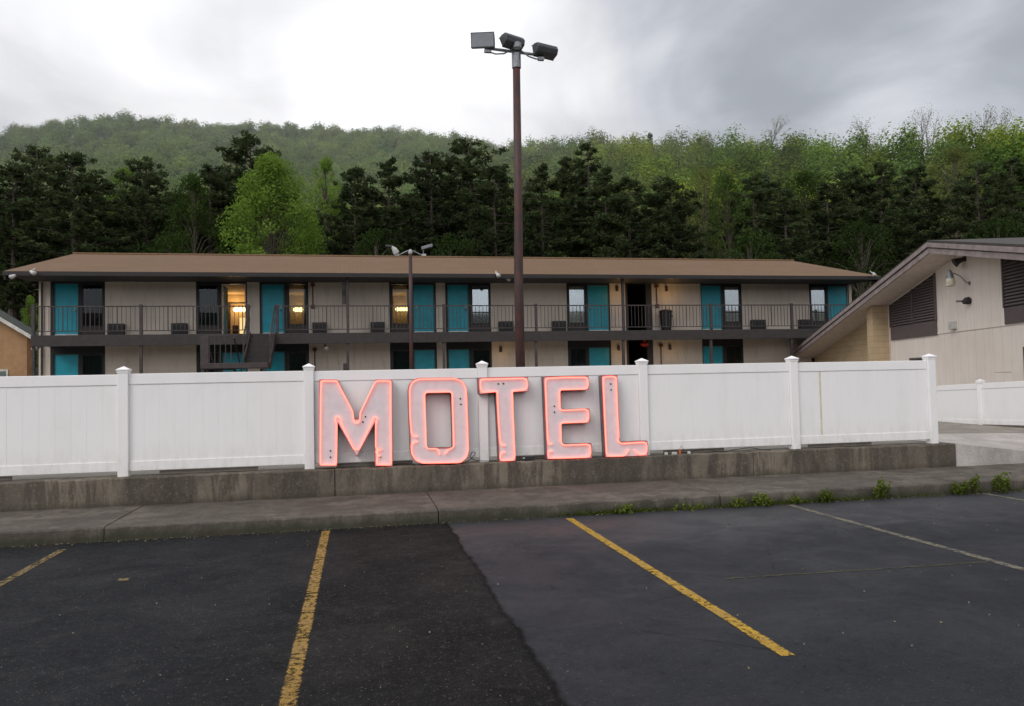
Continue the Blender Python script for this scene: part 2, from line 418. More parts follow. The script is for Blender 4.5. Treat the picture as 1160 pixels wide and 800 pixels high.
def mesh_np(name, V, F, mat, smooth=False):
    me = bpy.data.meshes.new(name); n = len(F); k = F.shape[1]
    me.vertices.add(len(V)); me.vertices.foreach_set('co', np.asarray(V, np.float32).ravel())
    me.loops.add(n*k); me.loops.foreach_set('vertex_index', np.asarray(F, np.int32).ravel())
    me.polygons.add(n); me.polygons.foreach_set('loop_start', np.arange(0, n*k, k, dtype=np.int32))
    try: me.polygons.foreach_set('loop_total', np.full(n, k, np.int32))
    except Exception: pass
    me.update(calc_edges=True); me.validate()
    me.materials.append(MT[mat]); 
    if smooth: me.polygons.foreach_set('use_smooth', np.ones(n, bool))
    return me

def copy_tree(o, parent=None):
    c = o.copy(); COL.objects.link(c)
    if parent is not None: c.parent = parent
    for ch in o.children: copy_tree(ch, c)
    return c

# ------------------------------------------------------------------ terrain
SKY_X = [-300, 0, 30, 70, 150, 230, 300, 400, 500, 560, 630, 700, 760, 850, 900, 1000, 1080, 1160, 1400]
SKY_Y = [150, 141, 135, 128, 122, 129, 133, 137, 142, 150, 152, 143, 141, 141, 139, 138, 131, 124, 118]
CR_X = [-300, 0, 300, 500, 620, 720, 860, 1160, 1400]
CR_D = [240, 245, 250, 232, 195, 150, 132, 118, 115]
TH_X = [-300, 400, 700, 1400]; TH = [7.5, 8.0, 10.5, 11.0]
def hill_params(X, Y):
    az = np.arctan2(X, np.maximum(Y, 1e-3)) - YAW
    az = np.clip(az, -.75, .75)
    px = 580 + FPX*np.tan(az)
    sy = np.interp(px, SKY_X, SKY_Y); D = np.interp(px, CR_X, CR_D); th = np.interp(px, TH_X, TH)
    hor = 434 - (px-580)*.0215
    tan_e = (hor - sy)/FPX*np.cos(az)
    return px, D, tan_e, th
def ground_z(X, Y):
    X = np.asarray(X, float); Y = np.asarray(Y, float)
    px, D, te, th = hill_params(X, Y)
    Hc = 1.655 + D*te - th
    d = np.hypot(X, Y); cosa = np.where(d > 1e-3, Y/np.maximum(d, 1e-3), 1)
    Yc = np.maximum(D*np.maximum(cosa, .25), 70.)
    t = (Y-46)/(Yc-46)
    sh = np.where(t < 1, .72*t + .28*t*t, 1 - .25*(t-1))
    base = .47 + .54*np.clip((Y-14)/15, 0, 1)*np.clip((12-X)/4, 0, 1)*1.0 - .05*np.clip((X-11)/2, 0, 1)
    base = np.where(Y > 29, np.maximum(base, .47 + .5*np.clip((Y-29)/8, 0, 1)), base)
    z = np.where(t > 0, base + (Hc-base)*np.clip(sh, -.2, 1.05), base)
    return np.where(Y < 11.45, -.06 + 36*np.clip((-Y-70)/240, 0, 1)**1.2, z)
gx = np.concatenate([np.linspace(-900, -260, 9), np.linspace(-240, 340, 117), np.linspace(360, 1000, 9)])
gy = np.concatenate([[-900, -310, -260, -210, -170, -130, -100, -70, -30, 0, 9, 11.3, 11.46, 13, 16, 20, 24, 28, 32, 37, 42, 46], np.linspace(49, 330, 95), np.linspace(350, 1200, 6)])
GX, GY = np.meshgrid(gx, gy); GZ = ground_z(GX, GY)
GZ = np.where((GY > 11.4) & (GY < 28.5) & (np.abs(GX) < 52), GZ-.62, GZ)      # lies under the yard pavement
GZ = GZ + np.where(GY > 60, rng.normal(0, .35, GZ.shape), 0)
V = np.stack([GX, GY, GZ], -1).reshape(-1, 3); nx, ny = len(gx), len(gy)
I = (np.arange(ny-1)[:, None]*nx + np.arange(nx-1)[None, :]).ravel()
go = bpy.data.objects.new('ground', mesh_np('ground', V, np.stack([I, I+1, I+nx+1, I+nx], -1), 'ground', True)); COL.objects.link(go)
tag(go, 'dark forest floor rising into the wooded hill behind the motel', kind='structure')

# parking lot, sidewalk, retaining wall, yard, ramp
lot = MB().quad((-60, -40, 0), (60, -40, 0), (60, 9.47, 0), (-60, 9.47, 0)).build('parking_lot', 'asphalt', kind='structure')
tag(lot, 'worn dark asphalt parking lot with a black resurfaced strip on the left')

def slab_strip(x0, x1, y0, y1, z0, z1, joints, seed, amp=.006, nb=.12):
    """a run of concrete slabs: top and faces gridded and slightly uneven, real gaps at the joints"""
    r = random.Random(seed); mb = MB(); xs = [x0] + joints + [x1]
    for a, b in zip(xs[:-1], xs[1:]):
        a += .006; b -= .006; n = max(2, int((b-a)/nb)); tilt = r.uniform(-.006, .006)
        rows = []
        for i in range(n+1):
            x = a + (b-a)*i/n; w = .5+.5*math.sin(x*1.7+seed)
            jf = r.gauss(0, amp); jt = r.gauss(0, amp*.7)
            chip = -r.uniform(.01, .03) if r.random() < .06 else 0
            rows.append([(x, y0+jf*1.2, z0), (x, y0+jf, (z0+z1)/2+r.gauss(0, amp)), (x, y0+jf*.6+.004-chip*.5, z1-.018+jt+chip*.6),
                         (x, y0+.018+jf*.5-chip, z1+jt*.5+tilt+chip*.4), (x, (y0+y1)/2, z1+r.gauss(0, amp*.35)+tilt), (x, y1-.015, z1+tilt+jt*.3), (x, y1, z1-.02), (x, y1, z0)])
        k = len(rows[0]); vs = [p for rw in rows for p in rw]; fs = []
        for i in range(n):
            for j in range(k-1): fs.append((i*k+j, (i+1)*k+j, (i+1)*k+j+1, i*k+j+1))
        fs.append(tuple(range(k))); fs.append(tuple(reversed(range(n*k, n*k+k))))
        mb.add(vs, fs)
    return mb
sw = slab_strip(-40, 40, 9.47, 11.12, -.05, .158, [-24.6, -17.2, -9.9, -6.3, -2.78, .92, 4.55, 8.1, 11.7, 15.3, 22.5, 30], 3, .006).build('sidewalk', 'sidewalk', kind='structure', smooth=False)
tag(sw, 'cracked weathered concrete sidewalk with a low kerb')
XW1 = PY(1083, 516, 11.11).x
rw = slab_strip(-26, XW1, 11.11, 11.50, .10, .53, [-20.1, -13.0, -6.2, -.33, 5.9], 11, .007).build('retaining_wall', 'ret_wall')
tag(rw, 'long low stained concrete retaining wall under the white fence', 'retaining wall')

yd = MB()
yx = [-45, -20, -5, 6, 8] + [9, 9.4, XW1+.01] + [10.3+.5*i for i in range(12)] + [18, 22, 32, 48]; yy = [11.49, 12.2, 13.32, 14, 15, 16, 18, 20, 22, 24, 26, 28, 30.5]
gz = lambda x, y: float(ground_z(x, max(y, 11.47))) + .03
for i in range(len(yx)-1):
    for j in range(len(yy)-1):
        a, b, c, d = yx[i], yx[i+1], yy[j], yy[j+1]
        if a > XW1 and c < 13.3: continue
        yd.quad((a, c, gz(a, c)), (b, c, gz(b, c)), (b, d, gz(b, d)), (a, d, gz(a, d)))
tag(yd.build('yard_pavement', 'yard', kind='structure'), 'grey pavement of the motel yard behind the fence')

x1160 = PY(1160, 517, 11.13).x
sl = (.53-.36)/(x1160-XW1); xe = XW1 + (.53-.17)/sl
rm = MB(); xa = XW1+.012; NX, NY = 14, 5; top = []
for j in range(NY+1):
    v_ = j/NY
    for i in range(NX+1):
        x = xa + (xe+1.5-xa)*i/(NX-1) if i < NX else 46; zf = max(.17, .525 - sl*(x-xa)); zb = gz(x, 13.33)+.002
        top.append((x, 11.125+2.2*v_, zf*(1-v_)+zb*v_))
fs = [(j*(NX+1)+i, j*(NX+1)+i+1, (j+1)*(NX+1)+i+1, (j+1)*(NX+1)+i) for j in range(NY) for i in range(NX)]
n0 = len(top); fr_ = [(top[i][0], 11.125, .1) for i in range(NX+1)]
fs += [(i, n0+i, n0+i+1, i+1) for i in range(NX)]
rm.add(top+fr_, fs)
rm.quad((xa, 11.125, .1), top[0], top[NY*(NX+1)], (xa, 13.325, .1))
rmo = rm.build('driveway_ramp', 'ramp', kind='structure')
tag(rmo, 'pale concrete driveway ramp sloping down beside the retaining wall')

# stripes
def stripe(x, y0, y1, w, mat, label, dx=0):
    mb = MB(); n = 40; r = random.Random(int(x*100)); L = []; R = []
    for i in range(n+1):
        y = y0 + (y1-y0)*i/n
        L.append((-w/2 + r.gauss(0, .004), y, .004)); R.append((w/2 + r.gauss(0, .004), y, .004))
    for i in range(n): mb.quad(L[i], R[i], R[i+1], L[i+1])
    o = mb.build('parking_stripe', mat, kind='structure'); o.location = (x, 0, 0); o.rotation_euler[2] = dx
    o['label'] = label; return o
stripe(-3.08, 6.6, 9.13, .09, 'yellow_worn', 'thin worn ochre parking stripe cut off by the left edge')
stripe(-.385, 3.2, 9.35, .108, 'yellow', 'scuffed yellow parking stripe under the letter M')
stripe(2.485, 4.33, 9.28, .098, 'yellow_new', 'brightest yellow parking stripe with a blunt near end')
stripe(5.45, 3.0, 9.36, .10, 'grey_worn', 'faded greyish parking stripe right of the bright yellow one')
stripe(8.40, 3.0, 9.40, .10, 'grey_worn', 'faint parking stripe farthest right near the kerb weeds')
sm = MB().quad((-.62, -.05, .0045), (.42, -.04, .0045), (.42, .05, .0045), (-.62, .04, .0045))
MT['smear'] = paint_line('smeared_old_paint', (.24, .17, .07), .42, .52, (.17, .13, .07))
so_ = sm.build('paint_smear', 'smear', kind='structure'); p = PZ(140, 657, 0); so_.location = (p.x, p.y, 0); so_['label'] = 'smeared remains of old yellow paint in the left parking bay'
a, b = PZ(822, 656, 0), PZ(1120, 637, 0)
mb = MB(); r = random.Random(5)
prev = None
for i in range(61):
    p = a.lerp(b, i/60); w = .012 + .010*r.random(); q = p.y + r.gauss(0, .006)
    cur = ((p.x, q-w/2, .004), (p.x, q+w/2, .004))
    if prev and r.random() > .12: mb.quad(prev[0], cur[0], cur[1], prev[1])
    prev = cur
MT['crack'] = plain('mossy_crack', (.075, .07, .025), .9, .5, 30)
tag(mb.build('pavement_crack', 'crack', kind='structure'), 'thin mossy crack running across the right parking bay')

# ------------------------------------------------------------------ white fence on the wall
FY = 11.33; FZ = .53
def post_mb(x, y, z0, h, w=.135):
    mb = MB().box(x-w/2, x+w/2, y-w/2, y+w/2, z0, z0+h)
    return mb
def cap_mb(x, y, z, w=.163):
    h = w/2
    mb = MB().box(x-h, x+h, y-h, y+h, z, z+.022)
    q = h*.92; mb.add([(x-q, y-q, z+.022), (x+q, y-q, z+.022), (x+q, y+q, z+.022), (x-q, y+q, z+.022), (x, y, z+.062)], [(0,1,4), (1,2,4), (2,3,4), (3,0,4), (3,2,1,0)])
    mb.box(x-.073, x+.073, y-.073, y+.073, z-.03, z+.002)
    return mb
fence = thing('vinyl_fence', (3, FY, FZ), 'long white vinyl privacy fence standing on the concrete retaining wall', 'fence')
PX = [-7.96, -5.52] + [PY(px, 470, FY).x for px in (140.5, 350.5, 547, 728.5, 899)] + [PY(1058, 455, FY).x - .06]
def panel(mbp, x0, x1, z0, z1, pw, y, th):
    n = max(1, round((x1-x0)/pw)); w = (x1-x0)/n; rr = random.Random(int(x0*31))
    for i in range(n):
        g = .0002; dy = rr.uniform(-.0006, .0006)
        a, b = x0+i*w+g, x0+(i+1)*w-g; c = .0016
        mbp.prism([(a, y-th/2+c+dy, z0), (a+c, y-th/2+dy, z0), (b-c, y-th/2+dy, z0), (b, y-th/2+c+dy, z0), (b, y+th/2, z0), (a, y+th/2, z0)], (0, 0, z1-z0))
    mbp.box(x0, x1, y-.004, y+.004, z0, z1)
for i, x in enumerate(PX):
    p = post_mb(x, FY, FZ-.01, 1.41).build('post', 'vinyl', fence, bevel=.008)
    cap_mb(x, FY, FZ+1.40).build('post_cap', 'vinyl', p, bevel=.004)
for a, b in zip(PX[:-1], PX[1:]):
    x0, x1 = a+.0685, b-.0685; sag = random.uniform(-.008, .004)
    MB().box(x0, x1, FY-.028, FY+.028, FZ+1.215+sag, FZ+1.358+sag).build('top_rail', 'vinyl', fence, bevel=.006)
    MB().box(x0, x1, FY-.028, FY+.028, FZ+.062, FZ+.192).build('bottom_rail', 'vinyl', fence, bevel=.006)
    pm = MB(); panel(pm, x0, x1, FZ+.193, FZ+1.214+sag, .185, FY, .036); pm.build('panel', 'vinyl', fence)
    # loose packing boards seen in the gap under the rail
xs = PY(929, 455, FY).x
MB().box(xs-.016, xs+.012, FY-.0215, FY-.0195, FZ+.194, FZ+1.2).build('yellow_stain', 'vinyl_stain', fence)
rr = random.Random(2); MT['pack'] = plain('weathered_timber', (.20, .175, .15), .9)
for a, b in zip(PX[:-1], PX[1:]):
    u = rr.uniform(.1, .5); MB().box(a+u, a+u+rr.uniform(.9, 1.4), FY+.02, FY+.07, FZ+.004, FZ+.05).build('packing_board', 'pack', fence)

# ------------------------------------------------------------------ neon letters
LY = 11.125          # front plane of the letters, leaning lightly against the fence
LZ0 = .532
def pt(ox, oy, x, y, dy=0.):
    p = PY(ox + x/5, oy + y/5, LY); return Vector((p.x, p.z, 0))
def smooth_poly(pts, rad, closed, steps=5):
    """round the corners of a 2-D polyline"""
    out = []; n = len(pts)
    for i in range(n):
        p = pts[i]
        if not closed and i in (0, n-1): out.append(p); continue
        a = pts[i-1]; b = pts[(i+1) % n]
        la = (a-p).length; lb = (b-p).length; r_ = min(rad, la*.48, lb*.48)
        s0 = p + (a-p)/max(la, 1e-6)*r_; s1 = p + (b-p)/max(lb, 1e-6)*r_
        for k in range(steps+1):
            t = k/steps; out.append(s0*(1-t)**2 + p*2*t*(1-t) + s1*t*t)
    return out
LETTERS = {
 'M': dict(o=(340, 400), face=[[(108,163),(212,163),(304,350),(307,386),(335,386),(342,350),(428,163),(522,163),(524,655),(424,655),(424,408),(320,602),(212,408),(210,655),(107,655)]],
   tubes=[[(207,172),(118,172),(115,400),(114,646),(205,646),(208,412),(196,393),(203,374),(220,374),(230,394),(238,420),(306,560),(332,560),(400,420),(410,394),(418,376),(432,376),(438,390),(428,412),(428,552),(447,566),(462,560)],
          [(452,598),(440,592),(428,574),(440,560),(436,610),(434,644),(516,645),(514,400),(513,172),(428,172),(352,330),(341,352),(338,396),(320,417),(303,396),(299,352),(290,330),(207,172)]],
   holes=[(172,568),(172,604),(370,375),(356,404),(455,602),(460,560)]),
 'O': dict(o=(340, 400), face=[[(665,150),(880,148),(928,168),(948,215),(960,560),(948,605),(910,636),(690,640),(648,622),(625,580),(612,215),(628,170)],[(707,238),(858,234),(864,545),(718,548)]], rad=.09,
   tubes=[[(662,484),(645,484),(630,462),(622,360),(620,215),(634,176),(668,158),(880,155),(922,174),(941,216),(952,560),(941,600),(908,628),(692,632),(654,615),(632,578),(630,530),(645,514),(662,514)],
          [(790,584),(782,560),(770,552),(722,552),(713,540),(704,250),(712,232),(850,229),(862,240),(869,540),(858,550),(838,558),(822,580)]],
   holes=[(909,268),(912,300)]),
 'T': dict(o=(530, 400), face=[[(62,138),(342,133),(346,216),(258,222),(272,612),(178,615),(160,223),(66,232)]],
   tubes=[[(208,524),(194,522),(182,505),(172,360),(166,215),(85,221),(72,205),(70,160),(84,148),(200,146),(318,142),(336,156),(338,192),(322,208),(252,213),(256,360),(265,590),(252,605),(196,608),(182,596),(182,574),(194,562),(208,563)]],
   holes=[(174,174),(204,172)]),
 'E': dict(o=(530, 400), face=[[(432,136),(686,131),(689,211),(527,216),(530,322),(690,317),(693,399),(532,404),(536,520),(701,514),(703,598),(448,606)]],
   tubes=[[(474,518),(460,522),(452,500),(446,360),(439,160),(450,146),(560,141),(668,141),(681,156),(682,190),(668,207),(528,210),(519,222),(522,320),(534,328),(668,322),(682,336),(684,376),(670,393),(534,398),(525,408),(528,514),(542,525),(680,520),(692,534),(694,574),(680,592),(560,596),(466,598),(455,588),(454,566),(464,556),(476,560)]],
   holes=[(492,304),(493,338)]),
 'L': dict(o=(530, 400), face=[[(760,130),(850,127),(862,508),(1018,500),(1022,585),(780,594)]],
   tubes=[[(910,552),(896,572),(880,585),(796,587),(784,575),(776,400),(767,150),(778,138),(826,136),(842,148),(848,360),(854,480),(848,498),(866,516),(940,512),(1000,508),(1012,524),(1012,560),(1000,576),(975,578),(956,570),(942,552)]],
   holes=[(813,178),(815,211)]),
}
TILT = math.radians(1.2)
LABELS = {'M': 'pink lit neon letter M with pointed centre, first letter against the fence',
          'O': 'pink lit neon letter O with rounded corners and tall hollow centre',
          'T': 'pink lit neon letter T standing before the fence between O and E',
          'E': 'pink lit neon letter E with three arms and a dark left side',
          'L': 'pink lit neon letter L at the end of the word by the black cables'}
import bmesh
def fill_loops(loops, y0, y1, name, mats, parent, rimw=.012):
    """extruded channel letter: front face slightly recessed inside a thin rim"""
    bm = bmesh.new()
    def ring(pts, y): return [bm.verts.new((p.x, y, p.y)) for p in pts]
    edges = []; rings = []
    for lp in loops:
        rg = ring(lp, y0+.012); rings.append(rg)
        for i in range(len(rg)): edges.append(bm.edges.new((rg[i], rg[(i+1) % len(rg)])))
    bmesh.ops.triangle_fill(bm, edges=edges, use_beauty=True)
    return bm
for ch, L in LETTERS.items():
    ox, oy = L['o']
    loops = []
    for k, lp in enumerate(L['face']):
        pts = [pt(ox, oy, *q) for q in lp]
        loops.append(smooth_poly(pts, L.get('rad', 0) if (k == 0 and 'rad' in L) else .004, True, 5 if (k == 0 and 'rad' in L) else 1))
    zmin = min(p.y for lp in loops for p in lp); dz = LZ0 - zmin
    for lp in loops:
        for i, p in enumerate(lp): lp[i] = Vector((p.x, p.y+dz, 0))
    cx = sum(p.x for p in loops[0])/len(loops[0])
    root = thing('neon_letter', (cx, LY, LZ0), LABELS[ch], 'sign letter', 'neon letters spelling MOTEL')
    base = Vector((cx, LY, LZ0))
    depth = .165
    # face
    bm = fill_loops(loops, LY, LY, 'face', None, root)
    for v in bm.verts: v.co -= base
    bmesh.ops.recalc_face_normals(bm, faces=bm.faces)
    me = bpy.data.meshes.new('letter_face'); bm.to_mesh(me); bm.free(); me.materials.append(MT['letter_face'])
    o = bpy.data.objects.new('letter_face', me); COL.objects.link(o); o.parent = root; WLOC[o.name] = base
    # returns (sides) as a thin shell plus closed back
    sd = MB(); rimb = MB()
    for k, lp in enumerate(loops):
        n = len(lp)
        area = sum(lp[i].x*lp[(i+1) % n].y - lp[(i+1) % n].x*lp[i].y for i in range(n))
        sgn = (1 if area > 0 else -1)*(1 if k == 0 else -1)
        inner = []
        for i in range(n):
            a_, b_, c_ = lp[i-1], lp[i], lp[(i+1) % n]
            d1 = (b_-a_); d2 = (c_-b_)
            n1 = Vector((-d1.y, d1.x, 0)).normalized() if d1.length > 1e-7 else Vector((0,0,0)); n2 = Vector((-d2.y, d2.x, 0)).normalized() if d2.length > 1e-7 else n1
            nn = (n1+n2)
            nn = nn.normalized() if nn.length > 1e-6 else n1
            inner.append(b_ + nn*sgn*.0075)
        for i in range(n):
            a_, b_ = lp[i], lp[(i+1) % n]; ia, ib = inner[i], inner[(i+1) % n]
            P = lambda p, y: (p.x, y, p.y)
            sd.quad(P(a_, LY+.0135), P(b_, LY+.0135), P(b_, LY+depth), P(a_, LY+depth))
            rimb.quad(P(a_, LY), P(b_, LY), P(ib, LY), P(ia, LY)); rimb.quad(P(ia, LY), P(ib, LY), P(ib, LY+.0115), P(ia, LY+.0115)); rimb.quad(P(a_, LY), P(b_, LY), P(b_, LY+.0132), P(a_, LY+.0132))
    sd.build('letter_side', 'letter_side', root)
    rimb.build('letter_rim', 'letter_rim', root)
    bm = fill_loops(loops, LY, LY, 'back', None, root)
    for v in bm.verts: v.co -= base; v.co.y += depth-.014
    me = bpy.data.meshes.new('letter_back'); bm.to_mesh(me); bm.free(); me.materials.append(MT['letter_side'])
    o = bpy.data.objects.new('letter_back', me); COL.objects.link(o); o.parent = root
    for tb in L['tubes']:
        p2 = [pt(ox, oy, *q) for q in tb]; p2 = [Vector((p.x, p.y+dz, 0)) for p in p2]
        p2 = smooth_poly(p2, .03, False, 4)
        pts = [Vector((p.x, LY-.014, p.y)) for p in p2]
        pts = [pts[0] + Vector((0, .024, 0))] + pts + [pts[-1] + Vector((0, .024, 0))]
        MB().tube(pts, .0095, 6).build('neon_tube', 'neon', root, smooth=True)
    for hx, hy in L['holes']:
        p = pt(ox, oy, hx, hy); c = Vector((p.x, LY+.009, p.y+dz))
        MB().tube([c, c+Vector((0, -.006, 0))], .0115, 10).build('electrode_hole', 'hole', root)
    root.rotation_euler[0] = -TILT

# cables and bits on the wall behind the letters
def cable(pts, r, label, mat='black'):
    P = [Vector(p) for p in pts]; dense = []
    for i in range(len(P)-1):
        p0 = P[max(i-1, 0)]; p1 = P[i]; p2 = P[i+1]; p3 = P[min(i+2, len(P)-1)]
        for k in range(6):
            t = k/6
            dense.append(.5*((2*p1) + (p2-p0)*t + (2*p0-5*p1+4*p2-p3)*t*t + (3*p1-p0-3*p2+p3)*t**3))
    dense.append(P[-1])
    o = MB().tube(dense, r, 6).build('power_cable', mat, origin=dense[0], smooth=True); tag(o, label, 'cable'); return o
wx = lambda px: PY(px, 512, 11.22).x
z0 = .537
cable([(wx(750), 11.2, z0), (wx(775), 11.19, z0+.015), (wx(800), 11.23, z0+.05), (wx(815), 11.2, z0), (wx(835), 11.21, z0+.03), (wx(850), 11.2, z0+.045), (wx(862), 11.2, z0+.01), (wx(872), 11.19, z0)], .006, 'black cable snaking along the wall top right of the letter L')
cable([(wx(527), 11.2, z0), (wx(534), 11.18, z0+.06), (wx(538), 11.17, z0+.13), (wx(534), 11.18, z0+.14), (wx(533), 11.19, z0+.06), (wx(540), 11.2, z0+.02), (wx(548), 11.2, z0+.01), (wx(562), 11.2, z0)], .005, 'black cable with a standing loop between the letters O and T')
cable([(wx(445), 11.22, z0), (wx(452), 11.2, z0+.02), (wx(462), 11.21, z0+.012), (wx(470), 11.22, z0)], .007, 'short black cable between the letters M and O')
cable([(wx(585), 11.21, z0), (wx(595), 11.2, z0+.015), (wx(606), 11.2, z0+.025), (wx(616), 11.21, z0)], .006, 'black cable lying between the letters T and E')
tr = thing('transformer_box', (wx(598), 11.22, FZ+.001), 'small dark transformer box on the wall between T and E', 'transformer')
MB().box(wx(594), wx(604), 11.18, 11.27, FZ+.001, FZ+.06).build('case', 'ac', tr, bevel=.005)
MB().tube([(wx(594), 11.2, FZ+.035), (wx(594)-.03, 11.2, FZ+.03)], .012, 8).build('socket', 'metal_white', tr)
bit = thing('wire_connector', (wx(769), 11.18, FZ+.001), 'orange capped wire connector standing on the wall beside letter L', 'connector')
MB().lathe((wx(769), 11.18, FZ+.001), [(.014, 0), (.016, .03), (.012, .06), (.004, .085)], 10).build('body', 'orange', bit)
MB().tube([(wx(769), 11.18, FZ+.08), (wx(770.5), 11.18, FZ+.13), (wx(773), 11.18, FZ+.07), (wx(774), 11.18, FZ+.01)], .004, 6).build('wire', 'black', bit)
for k, (px, w, lab) in enumerate([(751, .05, 'white plastic scrap on the wall just right of letter L'), (759, .08, 'largest of the pale plastic scraps beside the orange connector'), (777, .045, 'pale plastic scrap right of the orange connector')]):
    o = MB().prism([(wx(px), 11.16, FZ+.003), (wx(px)+w, 11.15, FZ+.003), (wx(px)+w*.9, 11.2, FZ+.01), (wx(px)+w*.3, 11.21, FZ+.006)], (.004, 0, .028)).build('plastic_scrap', 'metal_white', origin=(wx(px), 11.16, FZ))
    tag(o, lab, 'scrap', 'plastic scraps by the letter L')

# ------------------------------------------------------------------ motel
RY = 30.0; WY = 31.4; DZ = 3.66; DB = 3.27; LF = 1.03; SZ = 5.80
XL = PY(44, 340, WY).x; XR = PY(965, 340, WY).x
bx = lambda px, y=345: PY(px, y, WY).x
rx = lambda px, y=360: PY(px, y, RY).x
motel = thing('motel_building', ((XL+XR)/2, WY, 1.0), 'long two-storey beige motel with teal doors and a brown shingle roof', 'building')
EX0, EX1 = -11.86, 21.86; EY = 29.6; RDY = 36.3; RDZ = 7.56; EZ = 5.86
# roof: gable with front and back slope
n_ = 24; mb = MB(); th = .10
nrm = Vector((0, -(RDZ-EZ), RDY-EY)).normalized()
YB = 2*RDY - EY
mb.prism([(EX0, EY, EZ), (EX0, RDY, RDZ), (EX0, YB, EZ), (EX0, YB, EZ-.1), (EX0, RDY, RDZ-.1), (EX0, EY, EZ-.1)], (EX1-EX0, 0, 0))
roof = mb.build('roof', 'shingle', motel)
MB().box(EX0-.02, EX1+.02, EY-.03, EY+.02, EZ-.15, EZ-.005).build('gutter', 'fascia', roof)
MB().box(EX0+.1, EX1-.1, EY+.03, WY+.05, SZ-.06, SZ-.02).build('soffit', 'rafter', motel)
fb = MB()
for xx in (EX0+.01, EX1-.06):
    fb.prism([(xx, EY+.01, EZ-.10), (xx, RDY, RDZ-.102), (xx, RDY, RDZ-.32), (xx, EY+.01, EZ-.30)], (.05, 0, 0))
fb.build('rake_board', 'fascia', roof)
rc = MB().tube([(EX0, RDY, RDZ+.01), (EX1, RDY, RDZ+.01)], .06, 8); rc.build('ridge_cap', 'shingle', roof)
# body: end walls, back wall
MB().box(XL, XL+.2, WY+.02, 41.2, 1.0, 5.7).build('end_wall', 'motel_wall', motel)
MB().box(XR-.2, XR, WY+.02, 41.2, 1.0, 5.7).build('end_wall', 'motel_wall', motel)
MB().box(XL+.2, XR-.2, 41.0, 41.2, 1.0, 5.7).build('back_wall', 'motel_wall', motel)
MB().prism([(XL, WY+.1, 5.705), (XL, RDY, 7.35), (XL, 41.1, 5.705)], (.15, 0, 0)).build('gable', 'motel_wall', motel)
MB().prism([(XR-.15, WY+.1, 5.705), (XR-.15, RDY, 7.35), (XR-.15, 41.1, 5.705)], (.15, 0, 0)).build('gable', 'motel_wall', motel)
# deck
DX = rx(35.5)
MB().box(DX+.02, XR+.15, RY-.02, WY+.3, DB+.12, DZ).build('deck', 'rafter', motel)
MB().box(DX, XR+.18, RY-.07, RY-.022, DB, DZ+.005).build('deck_fascia', 'dark_brown', motel, bevel=.01)
MB().box(XL-.15, XR+.15, RY-.6, WY+2, .92, LF).build('lower_walkway', 'yard', motel)

BAYS = [  # px0, px1, door px, window px, open
    dict(x=(57, 119), d=(60.5, 88.5), w=(92, 117), k='dark'),
    dict(x=(222, 280), d=(251, 278.5), w=(224, 247.5), k='teal', open=True),
    dict(x=(294, 349.5), d=(296, 322), w=(326, 347.5), k='lit'),
    dict(x=(441, 494), d=(468, 492), w=(443.5, 465), k='lit'),
    dict(x=(504.5, 556), d=(507, 531), w=(534, 555), k='refl'),
    dict(x=(642, 691), d=(666, 690), w=(644, 663.5), k='pale'),
    dict(x=(794, 840.5), d=(795, 818), w=(820.5, 839), k='refl2'),
    dict(x=(917, 962), d=(938.5, 961), w=(918.5, 936.5), k='refl2'),
]
BREEZE = (708.5, 738.5)
def wall_segs(z0, z1, name):
    xs = sorted([(bx(b['x'][0]), bx(b['x'][1])) for b in BAYS] + [(bx(BREEZE[0]), bx(BREEZE[1]))])
    cur = XL
    for a, b in xs:
        if a - cur > .05: MB().box(cur, a, WY, WY+.15, z0, z1).build('front_wall', 'motel_wall', motel)
        cur = b
    MB().box(cur, XR, WY, WY+.15, z0, z1).build('front_wall', 'motel_wall', motel)
wall_segs(DZ, SZ-.02, 'u'); wall_segs(LF, DB+.10, 'l')
HD = DZ + 2.0
def make_door(x0, x1, fz, top, hinge_left=True):
    d = MB().box(x0+.03, x1-.03, WY+.07, WY+.11, fz+.14, top-.02).build('door', 'teal', motel, bevel=.006)
    kx = x1-.12 if hinge_left else x0+.12
    MB().tube([(kx, WY+.07, fz+1.0), (kx, WY+.035, fz+1.0), (kx, WY+.02, fz+1.0)], [.018, .02, .034], 10).build('door_knob', 'chrome', d, smooth=True)
    MB().box(kx-.03, kx+.03, WY+.060, WY+.069, fz+1.08, fz+1.2).build('lock_plate', 'metal_grey', d)
    MB().box(x0+.03, x1-.03, WY+.06, WY+.115, fz+.002, fz+.138).build('kick_plate', 'white_strip', d)
    jb = MB(); jb.box(x0, x0+.028, WY+.05, WY+.13, fz, top); jb.box(x1-.028, x1, WY+.05, WY+.13, fz, top); jb.box(x0+.029, x1-.029, WY+.05, WY+.13, top-.018, top+.012)
    jb.build('door_frame', 'metal_grey' if False else 'trim_teal', motel)
MT['trim_teal'] = plain('light_teal_trim', (.07, .16, .17), .5)
